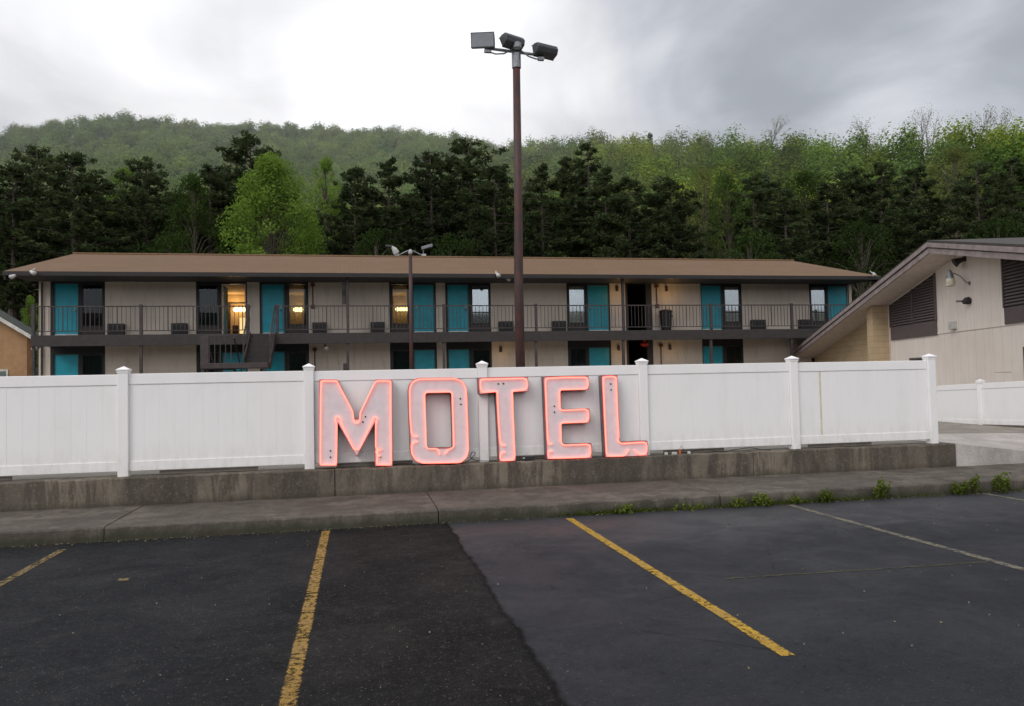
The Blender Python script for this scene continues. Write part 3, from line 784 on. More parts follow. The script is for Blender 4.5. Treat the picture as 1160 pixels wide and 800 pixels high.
def make_window(x0, x1, fz, top, k):
    fr = MB(); w = .05; sill = fz + .40
    fr.box(x0, x0+w, WY+.02, WY+.10, sill, top); fr.box(x1-w, x1, WY+.02, WY+.10, sill, top)
    fr.box(x0+w+.001, x1-w-.001, WY+.02, WY+.10, top-w, top); fr.box(x0+w+.001, x1-w-.001, WY+.02, WY+.10, sill, sill+w)
    f = fr.build('window_frame', 'frame', motel)
    gm = 'glass_reflective' if k in ('refl', 'refl2', 'pale') else 'glass'
    MB().box(x0+w, x1-w, WY+.05, WY+.056, sill+w, top-w).build('pane', gm, f)
    if k == 'refl2':
        t_ = MB(); t_.box(x0+w+.001, x1-w-.001, WY+.03, WY+.048, sill+.42, sill+.46); t_.build('sash_bar', 'frame', f)
        b_ = MB(); b_.box((x0+x1)/2-.012, (x0+x1)/2+.012, WY+.031, WY+.047, sill+w, sill+.42); b_.build('mullion', 'frame', f)
    cz0 = sill+.05
    def curtain(cx0, cx1, z0c, z1c, mt):
        mbc = MB(); nn = 18; prv = None
        for i in range(nn+1):
            x = cx0+(cx1-cx0)*i/nn; y = WY+.19 + .025*math.sin(i*2.1); cur = ((x, y, z0c), (x, y, z1c))
            if prv: mbc.quad(prv[0], cur[0], cur[1], prv[1])
            prv = cur
        mbc.build('curtain', mt, f)
    wd = x1-x0
    if k == 'teal': curtain(x0, x1, cz0, top, 'teal_dark')
    elif k == 'dark': curtain(x0, x0+wd*.7, cz0, top, 'curtain_dark'); curtain(x0+wd*.7, x1, cz0, top, 'teal_dark')
    elif k == 'lit': curtain(x1-wd*.16, x1, cz0, top, 'teal_dark'); curtain(x0, x0+wd*.07, cz0, top, 'teal_dark')
    elif k == 'pale': curtain(x0, x1, cz0, top, 'curtain_pale')
    elif k == 'refl2': curtain(x0, x1, cz0, top, 'curtain_pale')
    else: curtain(x0, x1, cz0, top, 'curtain_dark')
    MB().box(x0, x1, WY+.03, WY+.08, fz, sill-.002).build('spandrel', 'dark_brown', motel)
def bay(b, fz, top, ceil_, lower=False):
    X0, X1 = bx(b['x'][0]), bx(b['x'][1]); d0, d1 = bx(b['d'][0]), bx(b['d'][1]); w0, w1 = bx(b['w'][0]), bx(b['w'][1])
    MB().box(X0, X1, WY+.025, WY+.14, top+.013, ceil_).build('bay_header', 'frame', motel)
    fl = MB(); segs = sorted([(d0, d1), (w0, w1)]); cur = X0
    for a, c in segs + [(X1, X1)]:
        if a-cur > .01: fl.box(cur+.001, a-.001, WY+.012, WY+.14, fz, top+.012)
        cur = c
    fl.build('bay_frame', 'frame', motel)
    if b.get('open') and not lower:
        jb = MB(); jb.box(d0, d0+.035, WY+.03, WY+.14, fz, top); jb.box(d1-.035, d1, WY+.03, WY+.14, fz, top); jb.box(d0+.036, d1-.036, WY+.03, WY+.14, top-.03, top)
        jb.build('door_frame', 'curtain_pale', motel)
        # the leaf stands open, folded back against the side wall inside
        dl = MB().box(d0+.04, d0+.08, WY+.18, WY+1.0, fz+.02, top-.04).build('door', 'teal', motel)
        MB().tube([(d0+.08, WY+.9, fz+1), (d0+.14, WY+.9, fz+1)], .03, 8).build('door_knob', 'chrome', dl)
    else: make_door(d0, d1, fz, top, b['d'][0] < b['w'][0])
    k = b['k']
    if lower: k = 'teal' if k != 'refl2' else 'dark'
    make_window(w0, w1, fz, top, k)
    # the room behind
    rm_ = MB(); z1 = ceil_; Y0, Y1 = WY+.26, WY+4.6; A, B = X0-(1.2 if b.get('open') else .24), X1+.22
    if k in ('lit',) or b.get('open') and not lower:
        rm_.quad((A, Y1, fz), (B, Y1, fz), (B, Y1, z1), (A, Y1, z1)); rm_.quad((A, Y0, fz), (A, Y1, fz), (A, Y1, z1), (A, Y0, z1)); rm_.quad((B, Y0, fz), (B, Y1, fz), (B, Y1, z1), (B, Y0, z1))
        rm_.quad((A, Y0, fz), (B, Y0, fz), (B, Y1, fz), (A, Y1, fz)); rm_.quad((A, Y0, z1), (B, Y0, z1), (B, Y1, z1), (A, Y1, z1))
        rm_.build('room_wall', 'room_wall', motel)
for b in BAYS: bay(b, DZ, HD, SZ-.061)
LT = LF + 2.02
for b in BAYS: bay(b, LF, LT, DB+.119, True)
# vanity lamps and glowing inner-doorway panel in the three lit rooms
def lamp_at(px, py, Y, wpx, hpx, n, name='vanity_lamp'):
    c = PY(px, py, Y); s_ = Y/FPX
    bk = MB().box(c.x-wpx*s_/2, c.x+wpx*s_/2, Y+.02, Y+.05, c.z-hpx*s_*.25, c.z+hpx*s_*.25).build(name, 'chrome', motel)
    for i in range(n):
        x = c.x + (i-(n-1)/2)*wpx*s_/n
        MB().lathe((x, Y-.05, c.z-hpx*s_/2), [(.02, 0), (hpx*s_*.42, hpx*s_*.25), (hpx*s_*.5, hpx*s_*.5), (hpx*s_*.42, hpx*s_*.75), (.02, hpx*s_)], 10).build('bulb', 'lamp_warm', bk, smooth=True)
RB = WY + 4.5
lamp_at(338, 351, RB, 9, 5, 3)
lamp_at(455.5, 350.5, RB, 15, 4.5, 4)
lamp_at(271.5, 351, RB, 11, 5, 4)
# partition with a lit alcove in the open room
p0, p1 = PY(259, 344, RB-.3), PY(281, 344, RB-.3)
al = MB().box(PY(250, 345, RB-.2).x-.5, p0.x-.03, RB-.3, RB-.22, DZ, SZ-.08); al.box(p0.x-.03, p1.x, RB-.3, RB-.22, p0.z+.05, SZ-.08); al.build('partition', 'room_wall', motel)
jm = MB().box(p0.x-.03, p0.x+.06, RB-.34, RB-.2, DZ, p0.z+.05); jm.box(p0.x+.061, p1.x, RB-.34, RB-.2, p0.z, p0.z+.05); jm.build('alcove_jamb', 'dark_wood', motel)
q0, q1 = PY(271.5, 360, RB-.02), PY(277.5, 378, RB-.02)
MB().box(q0.x, q1.x, RB-.03, RB+.02, DZ+.1, q0.z).build('doorway_glow_panel', 'doorway_glow', motel)  # self-lit panel, stands in for the light inside the doorway
MB().box(p0.x+.15, q0.x-.02, RB-.29, RB-.1, DZ, DZ+.75).build('vanity_unit', 'dark_wood', motel)
for (px, py, e, r_) in ((266, 347, 30, .15), (338, 346, 16, .12), (455, 346, 16, .12)):
    ld = bpy.data.lights.new('room_lamp_light', 'POINT'); ld.energy = e; ld.color = (1, .68, .32); ld.shadow_soft_size = r_
    lo = bpy.data.objects.new('room_lamp_light', ld); COL.objects.link(lo); lo.location = PY(px, py, RB-.7)
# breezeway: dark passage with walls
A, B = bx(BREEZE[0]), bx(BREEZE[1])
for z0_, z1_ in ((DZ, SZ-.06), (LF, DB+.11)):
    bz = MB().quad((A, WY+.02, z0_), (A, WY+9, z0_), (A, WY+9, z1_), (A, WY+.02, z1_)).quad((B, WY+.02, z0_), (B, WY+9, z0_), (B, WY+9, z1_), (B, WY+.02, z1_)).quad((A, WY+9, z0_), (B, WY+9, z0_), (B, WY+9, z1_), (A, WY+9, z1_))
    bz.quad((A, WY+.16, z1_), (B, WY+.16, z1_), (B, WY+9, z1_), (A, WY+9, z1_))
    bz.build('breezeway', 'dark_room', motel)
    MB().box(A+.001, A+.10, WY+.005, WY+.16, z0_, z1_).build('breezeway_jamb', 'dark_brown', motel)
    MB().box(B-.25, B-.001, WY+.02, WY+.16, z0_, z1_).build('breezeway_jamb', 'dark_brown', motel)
# air conditioners
def ac(px0, px1, ztop, fz):
    x0, x1 = bx(px0), bx(px1)
    a_ = MB().box(x0, x1, WY-.28, WY-.002, fz+.06, ztop).build('air_conditioner', 'ac', motel, bevel=.012)
    g_ = MB()
    for i in range(7): g_.box(x0+.04, x1-.04, WY-.288, WY-.281, fz+.10+i*.045, fz+.122+i*.045)
    g_.build('grille', 'ac_grille', a_)
for u in ((124, 142), (195.5, 213), (354, 370), (419.5, 435), (564, 580), (624, 639), (849, 863.5), (903, 917)):
    ac(u[0], u[1], DZ+.50, DZ)
# railing: posts, rails, balusters between posts
PU = [37.5, 159.5, 281, 313.8, 394, 503, 607.5, 706.5, 806, 897.5, 968]
full = {394, 706.5}
for px in PU:
    x = rx(px)
    MB().box(x-.05, x+.05, RY-.015, RY+.085, DZ+.006, (SZ-.06) if px in full else DZ+1.09).build('railing_post', 'rail_brown', motel, bevel=.006)
for px in (37.5, 159.5, 394, 503, 607.5, 706.5, 806, 897.5, 968):
    x = rx(px, 400)
    MB().box(x-.05, x+.05, RY-.015, RY+.085, LF, DB+.119).build('deck_post', 'rail_brown', motel, bevel=.006)
for a, b in zip(PU[:-1], PU[1:]):
    if a == 281: continue
    x0, x1 = rx(a)+.051, rx(b)-.051
    rl = MB(); rl.box(x0, x1, RY+.012, RY+.052, DZ+1.0, DZ+1.04); rl.box(x0, x1, RY+.015, RY+.049, DZ+.13, DZ+.16)
    n = max(3, round((x1-x0)/.145))
    for i in range(1, n):
        x = x0 + (x1-x0)*i/n; w = .008 if i % 6 else .017
        rl.box(x-w, x+w, RY+.023, RY+.041, DZ+.161, DZ+.999)
    rl.build('railing', 'rail_brown', motel)
# small fittings on the front
def conduit(px, z0_, z1_):
    x = bx(px); c_ = MB().tube([(x, WY-.03, z0_), (x, WY-.03, z1_)], .022, 8).build('conduit', 'red_pipe', motel)
    MB().tube([(x, WY-.002, z1_), (x, WY-.09, z1_)], .085, 12).build('alarm_bell', 'red_pipe', c_)
    MB().box(x-.07, x+.07, WY-.1, WY-.003, z0_-.14, z0_).build('call_box', 'red_pipe', c_)
conduit(354.5, DZ+1.2, SZ-.16); conduit(744, DZ+1.2, SZ-.16); conduit(356, LF+1.0, DB-.15); conduit(747, LF+1.0, DB-.15)
for (x, z_) in ((rx(390.5), DZ+1.5), (rx(391), LF+1.1)):
    bxm = MB().box(x-.10, x+.055, RY+.09, RY+.25, z_-.4, z_+.4).build('meter_box', 'rail_brown', motel, bevel=.01)
    MB().box(x-.07, x+.02, RY+.082, RY+.0895, z_-.1, z_+.12).build('meter_dial', 'ac_grille', bxm)
p = PY(730, 388, WY-.15)
MB().lathe((p.x, p.y, p.z-.2), [(.02, 0), (.16, .06), (.19, .14), (.06, .22), (.06, .36)], 12).build('red_bell', 'red', motel)
def bullet(px, py, Y, dirx, name='security_light'):
    c = PY(px, py, Y); d = Vector((dirx, -.7, -.45)).normalized()
    l_ = MB().tube([c-d*.09, c+d*.02, c+d*.14], [.045, .06, .08], 12).build(name, 'metal_white', motel, smooth=True)
    MB().tube([c-d*.1, c-d*.14+Vector((0, .1, .02)), c+Vector((0, .25, .16))], .022, 8).build('bracket', 'metal_white', l_)
bullet(16, 312.5, EY-.02, -.5); bullet(36.5, 308.5, EY-.15, .9); bullet(41, 395, RY+.3, -.8); bullet(563.5, 311, EY-.15, .2, 'security_camera'); bullet(574.5, 315.5, EY+.3, .4, 'security_camera'); bullet(990, 310.5, EY-.12, -.3); bullet(369, 393, RY+.4, .2)
# lit wall lamps near the breezeway (the photo shows the wall glowing there)
for (px, z_, e) in ((699, SZ-.30, 4), (755, SZ-.30, 5), (699, DB-.26, 3), (757, DB-.26, 2.5), (566, DB-.26, 3)):
    x = bx(px)
    l_ = MB().tube([(x, WY-.07, z_-.09), (x, WY-.07, z_+.12)], .055, 12, False).tube([(x, WY-.07, z_+.12), (x, WY-.07, z_+.125)], .055, 12).build('wall_lamp', 'rail_brown', motel)
    MB().lathe((x, WY-.07, z_-.02), [(.02, 0), (.035, .03), (.035, .08), (.02, .1)], 10).build('bulb', 'sconce_warm', l_)
    ld = bpy.data.lights.new('wall_lamp_light', 'POINT'); ld.energy = e; ld.color = (1, .56, .18); ld.shadow_soft_size = .05
    lo = bpy.data.objects.new('wall_lamp_light', ld); COL.objects.link(lo); lo.location = (x, WY-.62, z_-.25)
# downpipe at the left corner
MB().tube([(XL+.12, WY-.06, LF), (XL+.12, WY-.06, SZ-.1)], .035, 8).build('downpipe', 'dark_brown', motel)

# staircase: flight from the deck towards the yard, landing, second flight back down to the left
xs0, xs1 = rx(281)+.05, rx(314)-.05
xl = PY(227, 405, 27.25).x
LZ = 2.52; y_top = RY-.07; y_bot = 28.3; y_front = 27.2
st = MB()
nst = 6
for i in range(nst):
    z_ = DZ - (i+1)*(DZ-LZ)/(nst+.0) ; y_ = y_top - (i+1)*(y_top-y_bot)/nst
    st.box(xs0+.05, xs1-.05, y_, y_+(y_top-y_bot)/nst+.02, z_-.04, z_); st.box(xs0+.05, xs1-.05, y_+(y_top-y_bot)/nst-.005, y_+(y_top-y_bot)/nst+.015, z_+.001, z_+(DZ-LZ)/nst-.041)
stair = st.build('staircase', 'dark_brown', motel)
for xx in (xs0, xs1-.05):
    MB().prism([(xx, y_top, DZ+.05), (xx, y_bot-.1, LZ+.12), (xx, y_bot-.1, LZ-.2), (xx, y_top, DZ-.38)], (.045, 0, 0)).build('stringer', 'rail_brown', stair)
MB().box(xl, xs1, y_front, y_bot-.101, LZ-.18, LZ-.001).build('landing', 'rail_brown', stair, bevel=.01)
for xx in (xs0+.02, xs1-.02):
    MB().tube([(xx, RY-.03, DZ+1.02), (xx, y_bot, LZ+.98), (xx, y_bot-.05, LZ+.95), (xx, y_bot-.05, LZ+.02)], .028, 8).build('handrail', 'rail_brown', stair)
    MB().tube([(xx, RY-.1, DZ+.55), (xx, y_bot, LZ+.5)], .02, 6).build('handrail', 'rail_brown', stair)
gr = MB()
for x_ in np.arange(xl+.28, xs0-.15, .17): gr.box(x_-.012, x_+.012, y_front+.04, y_front+.064, LZ, LZ+.9)
gr.box(xl, xs0-.02, y_front+.03, y_front+.075, LZ+.901, LZ+.95)
gr.build('guard_rail', 'rail_brown', stair)
MB().box(xl, xl+.26, y_front+.025, y_front+.07, LZ, LZ+.9).build('newel_panel', 'rail_brown', stair)
s2 = MB(); n2 = 8; xr2 = xs0-.25
for i in range(n2):
    z_ = LZ - (i+1)*(LZ-LF)/(n2+1); y_ = y_bot-.1 + i*.26
    s2.box(xl+.06, xr2-.06, y_, y_+.28, z_-.04, z_)
s2.build('lower_flight', 'dark_brown', stair)
for xx in (xl, xr2-.05):
    MB().prism([(xx, y_bot-.099, LZ-.001), (xx, y_bot+2.0, LF+.15), (xx, y_bot+2.0, LF), (xx, y_bot-.099, LZ-.3)], (.045, 0, 0)).build('stringer', 'rail_brown', stair)
    MB().tube([(xx+.02, y_bot-.1, LZ+.9), (xx+.02, y_bot+2.0, LF+1.0)], .024, 6).build('handrail', 'rail_brown', stair)
for xx in (xl+.06, xs1-.1):
    MB().box(xx-.05, xx+.05, y_front+.05, y_front+.15, .9, LZ-.181).build('landing_post', 'rail_brown', stair)

# trash can on the deck
tx = bx(749.5); can = thing('trash_can', (tx, WY-.42, DZ), 'tall black plastic trash can on the upper walkway beside the dark passage', 'trash can')
MB().lathe((tx, WY-.42, DZ), [(.20, 0), (.235, .4), (.255, .80), (.27, .805), (.27, .83)], 20).build('body', 'black', can, smooth=False)
MB().lathe((tx, WY-.42, DZ+.831), [(.275, 0), (.28, .03), (.20, .09), (.05, .11)], 20).build('lid', 'black', can)
hd = MB()
for sx in (-1, 1): hd.box(tx+sx*.262-.02, tx+sx*.262+.02, WY-.5, WY-.34, DZ+.62, DZ+.68)
hd.build('handle', 'black', can)

# ------------------------------------------------------------------ lamp posts
LPY = 17.6
b0 = PY(589.5, 412, LPY); t0 = PY(584.8, 62, LPY)
pole = thing('light_pole', (b0.x, LPY, .55), 'tall rusty brown light pole with three floodlights rising behind the fence', 'light pole')
MB().tube([(b0.x, LPY, .52), (b0.x, LPY, 4), (t0.x*.5+b0.x*.5, LPY, t0.z*.6), (t0.x, LPY, t0.z-.12)], [.112, .108, .098, .086], 16).build('pole', 'rust_pole', pole, smooth=True)
MB().box(b0.x-.2, b0.x+.2, LPY-.2, LPY+.2, .50, .53).build('base_plate', 'rust_pole', pole)
tz = t0.z; tx0 = t0.x; s_ = LPY/FPX*1.015
MB().tube([(tx0, LPY, tz-.32), (tx0, LPY, tz+.02)], .105, 14).build('collar', 'metal_grey', pole)
MB().tube([(tx0-.68, LPY-.02, tz+.10), (tx0+.44, LPY-.02, tz+.02)], .034, 10).build('crossbar', 'metal_grey', pole)
MB().lathe((tx0, LPY-.10, tz+.06), [(.05, 0), (.11, .05), (.11, .16), (.05, .2)], 10).build('junction_box', 'metal_grey', pole)
def flood(px, py, yaw_, tilt_, wpx=28, hpx=17):
    c = PY(px, py, LPY-.05); w, h = wpx*s_/2, hpx*s_/2; d = .17
    M_ = Matrix.Rotation(yaw_, 3, 'Z') @ Matrix.Rotation(tilt_, 3, 'X')
    prof = [(-h, -d*.55), (h, -d*.55), (h*.98, d*.1), (h*.6, d*.85), (-h*.1, d), (-h*.8, d*.6)]
    hb = MB(); poly = [M_ @ Vector((-w, y, z)) + c for z, y in prof]; hb.prism(poly, M_ @ Vector((2*w, 0, 0)))
    o = hb.build('floodlight', 'head_grey', pole, bevel=.02)
    g = MB(); y0 = -d*.55
    g.prism([M_ @ Vector(q) + c for q in ((-w*.93, y0-.001, -h*.88), (w*.93, y0-.001, -h*.88), (w*.93, y0-.001, h*.88), (-w*.93, y0-.001, h*.88))], M_ @ Vector((0, -.008, 0))); g.build('lens', 'flood_glass', o)
    fr = MB()
    for q in (((-w, y0-.004, h*.88), (2*w, 0, 0), (0, .02, 0), (0, 0, h*.14)), ((-w, y0-.004, -h*1.02), (2*w, 0, 0), (0, .02, 0), (0, 0, h*.14))):
        fr.obox(M_ @ Vector(q[0]) + c, M_ @ Vector(q[1]), M_ @ Vector(q[2]), M_ @ Vector(q[3]))
    fr.build('bezel', 'head_grey', o)
    return c, o
c1, o1 = flood(547, 46.8, math.radians(-14), math.radians(6), 27, 17)
c2, o2 = flood(580, 48.0, math.radians(207), math.radians(26), 27, 14)
c3, o3 = flood(617, 57.8, math.radians(200), math.radians(12), 28, 14)
def arm(pts, par): MB().tube(pts, .018, 8).build('conduit', 'metal_grey', par)
arm([(tx0-.10, LPY-.06, tz+.10), (tx0-.30, LPY-.06, tz-.02), (tx0-.5, LPY-.06, tz-.04), (tx0-.66, LPY-.06, tz), (tx0-.70, LPY-.05, tz+.14)], pole)
arm([(tx0+.10, LPY-.06, tz+.08), (tx0+.28, LPY-.06, tz-.05), (tx0+.45, LPY-.06, tz-.10), (tx0+.58, LPY-.06, tz-.10), (tx0+.60, LPY-.05, tz+.0)], pole)
arm([(tx0, LPY-.08, tz+.16), (tx0-.02, LPY-.05, tz+.24)], pole)
MB().box(tx0+.50, tx0+.64, LPY-.11, LPY-.02, tz-.13, tz-.06).build('knuckle', 'metal_grey', pole)
MB().box(tx0-.76, tx0-.60, LPY-.10, LPY-.02, tz-.02, tz+.06).build('knuckle', 'metal_grey', pole)

SPY = 25.0
b1 = PY(465.5, 412, SPY); t1 = PY(464.8, 284, SPY)
sp = thing('yard_lamp', (b1.x, SPY, .85), 'slim dark lamp post with two curled arms and small floodlights before the motel', 'lamp post')
MB().tube([(b1.x, SPY, .8), (t1.x, SPY, t1.z-.1)], [.062, .055], 12).build('pole', 'rust_pole', sp, smooth=True)
MB().lathe((t1.x, SPY, t1.z-.1), [(.055, 0), (.07, .04), (.07, .10), (.02, .14)], 10).build('finial', 'metal_white', sp)
q = SPY/FPX
for sg in (-1, 1):
    P = [(t1.x, SPY, t1.z)]
    for k in range(1, 9):
        u = k/8; P.append((t1.x+sg*u*15*q, SPY-.03, t1.z - (1-math.cos(u*math.pi))/2*5.2*q))
    MB().tube(P, .018, 6).build('arm', 'metal_grey', sp)
    e = Vector(P[-1])
    MB().box(e.x-.07, e.x+.07, SPY-.08, SPY+.02, e.z-.03, e.z+.035).build('knuckle', 'metal_white', sp)
    if sg < 0:
        hh = MB().tube([e+Vector((-.02, -.03, .05)), e+Vector((-.08, -.06, .16)), e+Vector((-.16, -.1, .25))], [.10, .085, .03], 10).build('floodlight', 'metal_white', sp)
        MB().tube([e+Vector((-.16, -.1, .25)), e+Vector((-.36, -.1, .27))], .03, 6).build('lamp_back', 'head_grey', hh)
    else:
        hh = MB().obox(e+Vector((-.06, -.15, .17)), (.34, 0, .10), (0, .2, 0), (-.02, 0, .08)).build('floodlight', 'metal_grey', sp)
        MB().tube([e, e+Vector((-.02, -.02, .18))], .016, 6).build('stem', 'metal_grey', hh)

# ------------------------------------------------------------------ right-hand lobby building
d_ = ray(624, 433.0); u = Vector((d_.x, d_.y, 0)).normalized(); nL = Vector((-u.y, u.x, 0))      # u: along the wall away from us; nL: towards the left
PK = PD(1050.3, 273.5, 22.0)
def on(px, py, off): return PP(px, py, PK + nL*off, nL)       # off <0 : inside the overhang
OV = -.98
lob = thing('lobby_building', tuple((PK + nL*OV)*1.0)[:2] + (.4,), 'low pinkish-beige building with wide sloping eaves and dark louvres at the right', 'building')
ang = math.atan2(u.y, u.x) - math.pi/2
LB = WLOC[lob.name]
# work in the building's own frame: x' = towards the right/inside (-nL), y' = along u
lob.rotation_euler[2] = ang
Rinv = Matrix.Rotation(-ang, 3, 'Z')
def loc(P):
    return Rinv @ (Vector(P) - LB)
def W(px, py, off=OV):      # pixel on the wall plane -> local coords
    return loc(on(px, py, off))
WLOC[lob.name] = Vector((0, 0, 0))     # vertices below are already local
pkl = loc(PK); far = loc(on(893.5, 400.5, 0)); slope = (pkl.z-far.z)/(far.y-pkl.y)
XO = pkl.x; YP = pkl.y; ZP = pkl.z; YF = far.y; YN = YP-(YF-YP)*.78; INS = 13.0
zr = lambda y: ZP - abs(y-YP)*slope
def roofprof(dz0, dz1, x): return [(x, YN, zr(YN)+dz1), (x, YP, ZP+dz1), (x, YF, zr(YF)+dz1), (x, YF, zr(YF)+dz0), (x, YP, ZP+dz0), (x, YN, zr(YN)+dz0)]
rf = MB().prism(roofprof(-.035, .03, XO+.015), (INS, 0, 0)).build('roof', 'shingle_dark', lob)
MB().prism(roofprof(-.16, -.037, XO-.02), (.05, 0, 0)).build('fascia', 'fascia_taupe', rf)
MB().prism(roofprof(-.185, -.161, XO+.004), (.03, 0, 0)).build('drip_edge', 'fascia_dark', rf)
MB().prism(roofprof(-.335, -.186, XO+.02), (.05, 0, 0)).build('barge_board', 'fascia_taupe', rf)
MB().prism(roofprof(-.30, -.27, XO+.071), (INS-.2, 0, 0)).build('soffit', 'soffit', lob)
# walls in local frame
XWl = W(1050, 350).x
yw = lambda px, py=350: W(px, py).y
wy0 = yw(1007, 360); wtop = lambda y: zr(y)-.301
gw = MB(); yn = YN+1.0
TR = W(1065, 377.6).z
gw.prism([(XWl, wy0, 0), (XWl, wy0, wtop(wy0)), (XWl, YP, wtop(YP)), (XWl, yn, wtop(yn)), (XWl, yn, 0)], (.2, 0, 0)).build('siding_wall', 'siding', lob)
MB().box(XWl-.022, XWl-.002, yn, wy0-.05, TR-.02, TR+.02).build('trim_board', 'siding', lob)
MB().prism([(XWl-.012, yw(1061)+.06, TR+.021), (XWl-.012, yw(1061)+.06, wtop(yw(1061))-.03), (XWl-.012, YP, wtop(YP)-.01), (XWl-.012, yw(1139)+.02, wtop(yw(1139))-.03), (XWl-.012, yw(1139)+.02, TR+.021)][::-1], (.01, 0, 0)).build('upper_siding', 'siding', lob)
# brick wall and pier
yb1 = W(921, 402).y
MB().prism([(XWl+.05, wy0+.001, 0), (XWl+.05, wy0+.001, wtop(wy0)), (XWl+.05, yb1+1.2, wtop(yb1+1.2)), (XWl+.05, yb1+1.2, 0)], (.2, 0, 0)).build('block_wall', 'tan_block', lob)
MB().prism([(XWl-.55, wy0+.002, 0), (XWl-.55, wy0+.002, wtop(wy0+.05)), (XWl-.55, wy0+.5, wtop(wy0+.5)), (XWl-.55, wy0+.5, 0)], (.599, 0, 0)).build('pier', 'tan_block', lob)
MB().box(XWl-.03, XWl-.001, wy0-.06, wy0, 0, wtop(wy0)-.02).build('corner_board', 'soffit', lob)
def ac_box():
    MB().box(XWl+.2, XWl+INS-.8, wy0+.3, wy0+.5, 0, 3.0).build('end_wall', 'siding', lob)
ac_box()
# louvres
def louver(pa, pb, zbot, ztop_fn, zl, mull):
    y0, y1 = min(pa, pb), max(pa, pb)
    bk = MB().prism([(XWl-.02, y0, zbot), (XWl-.02, y0, ztop_fn(y0)), (XWl-.02, y1, ztop_fn(y1)), (XWl-.02, y1, zbot)], (.018, 0, 0)) if not (y0 < YP < y1) else MB().prism([(XWl-.02, y0, zbot), (XWl-.02, y0, ztop_fn(y0)), (XWl-.02, YP, ztop_fn(YP)), (XWl-.02, y1, ztop_fn(y1)), (XWl-.02, y1, zbot)], (.018, 0, 0))
    lv = bk.build('louver_panel', 'frame', lob)
    MB().box(XWl-.05, XWl-.021, y0, y1, zbot, zl).build('lower_panel', 'louver', lv)
    edges = [y0, *mull, y1]
    sl_ = MB()
    for e in edges:
        zt = ztop_fn(e); MB().box(XWl-.065, XWl-.021, e-.03, e+.03, zl+.001, zt).build('louver_frame', 'louver', lv)
    for a_, b_ in zip(edges[:-1], edges[1:]):
        z_ = zl+.07
        while True:
            ya, yb = a_+.04, b_-.04
            # clip the slat to the sloping top
            if max(ztop_fn(ya), ztop_fn(yb)) < z_+.05: break
            while ztop_fn(yb) < z_+.05 and yb > ya: yb -= .03
            while ztop_fn(ya) < z_+.05 and yb > ya: ya += .03
            if yb-ya > .05: sl_.obox((XWl-.055, ya, z_-.035), (.03, 0, .05), (0, yb-ya, 0), (-.004, 0, .008))
            z_ += .085
    sl_.build('slats', 'louver', lv)
zl1 = W(1036, 367).z
louver(yw(1009.5), yw(1061.5), W(1064, 379).z, lambda y: wtop(y)-.06, zl1, [yw(1035)])
louver(yw(1139.5), yw(1139.5)-3.2, W(1142, 367.5).z, lambda y: min(wtop(y)-.12, W(1139, 290).z+.05), W(1142, 348.5).z, [yw(1139.5)-1.6])
# windows in the lower wall (only their edges show)
def win(y0, y1, z0_, z1_):
    fr = MB().box(XWl-.02, XWl-.001, y0, y1, z0_, z1_).build('window', 'louver', lob)
    MB().box(XWl-.026, XWl-.0205, y0+.06, y1-.06, z0_+.06, z1_-.06).build('pane', 'glass_reflective', fr)
    MB().box(XWl-.0202, XWl-.0201, y0+.06, y1-.06, z0_+.06, z1_-.06)
win(yw(1158)-1.1, yw(1157.5), W(1159, 430).z, W(1158, 393).z)
win(yw(1050, 406), yw(1030.5, 406), W(1040, 420).z, W(1040, 405.2).z)
hy0, hy1 = yw(1143), yw(1124)
hz0, hz1 = W(1138, 421.5).z, W(1138, 400).z
MB().box(XWl-.012, XWl-.002, hy0, hy1, hz0, hz1).build('access_hatch', 'siding', lob)
# lights on the wall
c = W(1099, 321); h0 = W(1081, 312); 
aw = MB().tube([(XWl-.002, c.y, c.z), (XWl-.10, c.y, c.z+.02), (XWl-.22, c.y+.05, c.z+.20), (XWl-.36, c.y+.10, c.z+.30), (XWl-.46, c.y+.12, c.z+.27)], .016, 8).build('gooseneck_lamp', 'metal_grey', lob)
hx = XWl-.47; hy = c.y+.12
MB().tube([(XWl-.001, c.y, c.z), (XWl-.02, c.y, c.z)], .06, 12).build('wall_plate', 'metal_grey', aw)
MB().lathe((hx, hy, c.z+.16), [(.10, 0), (.085, .10), (.05, .20), (.03, .24)], 14).build('lamp_housing', 'metal_grey', aw)
MB().lathe((hx, hy, c.z-.07), [(.05, 0), (.12, .03), (.125, .16), (.10, .228)], 14).build('lamp_shade', 'lamp_glass', aw)
c = W(1094, 294.5)
f1 = MB().tube([(XWl-.06, c.y, c.z+.02), (XWl-.20, c.y-.0, c.z-.02), (XWl-.30, c.y+.02, c.z-.08)], [.05, .09, .13], 12).build('spotlight', 'fascia_dark', lob)
MB().box(XWl-.07, XWl-.001, c.y-.06, c.y+.06, c.z-.04, c.z+.10).build('mount', 'fascia_dark', f1)
c = W(1099.5, 341)
f2 = MB().tube([(XWl-.03, c.y, c.z+.02), (XWl-.12, c.y, c.z+.0), (XWl-.2, c.y+.05, c.z-.03)], [.10, .10, .05], 12).build('spotlight', 'fascia_dark', lob)
MB().tube([(XWl-.1, c.y+.05, c.z), (XWl-.34, c.y+.10, c.z+.01)], .028, 8).build('sensor', 'metal_grey', f2)
c = W(1082, 368.6)
MB().box(XWl-.14, XWl-.003, c.y-.12, c.y+.12, c.z-.11, c.z+.11).build('utility_box', 'metal_white', lob, bevel=.01)

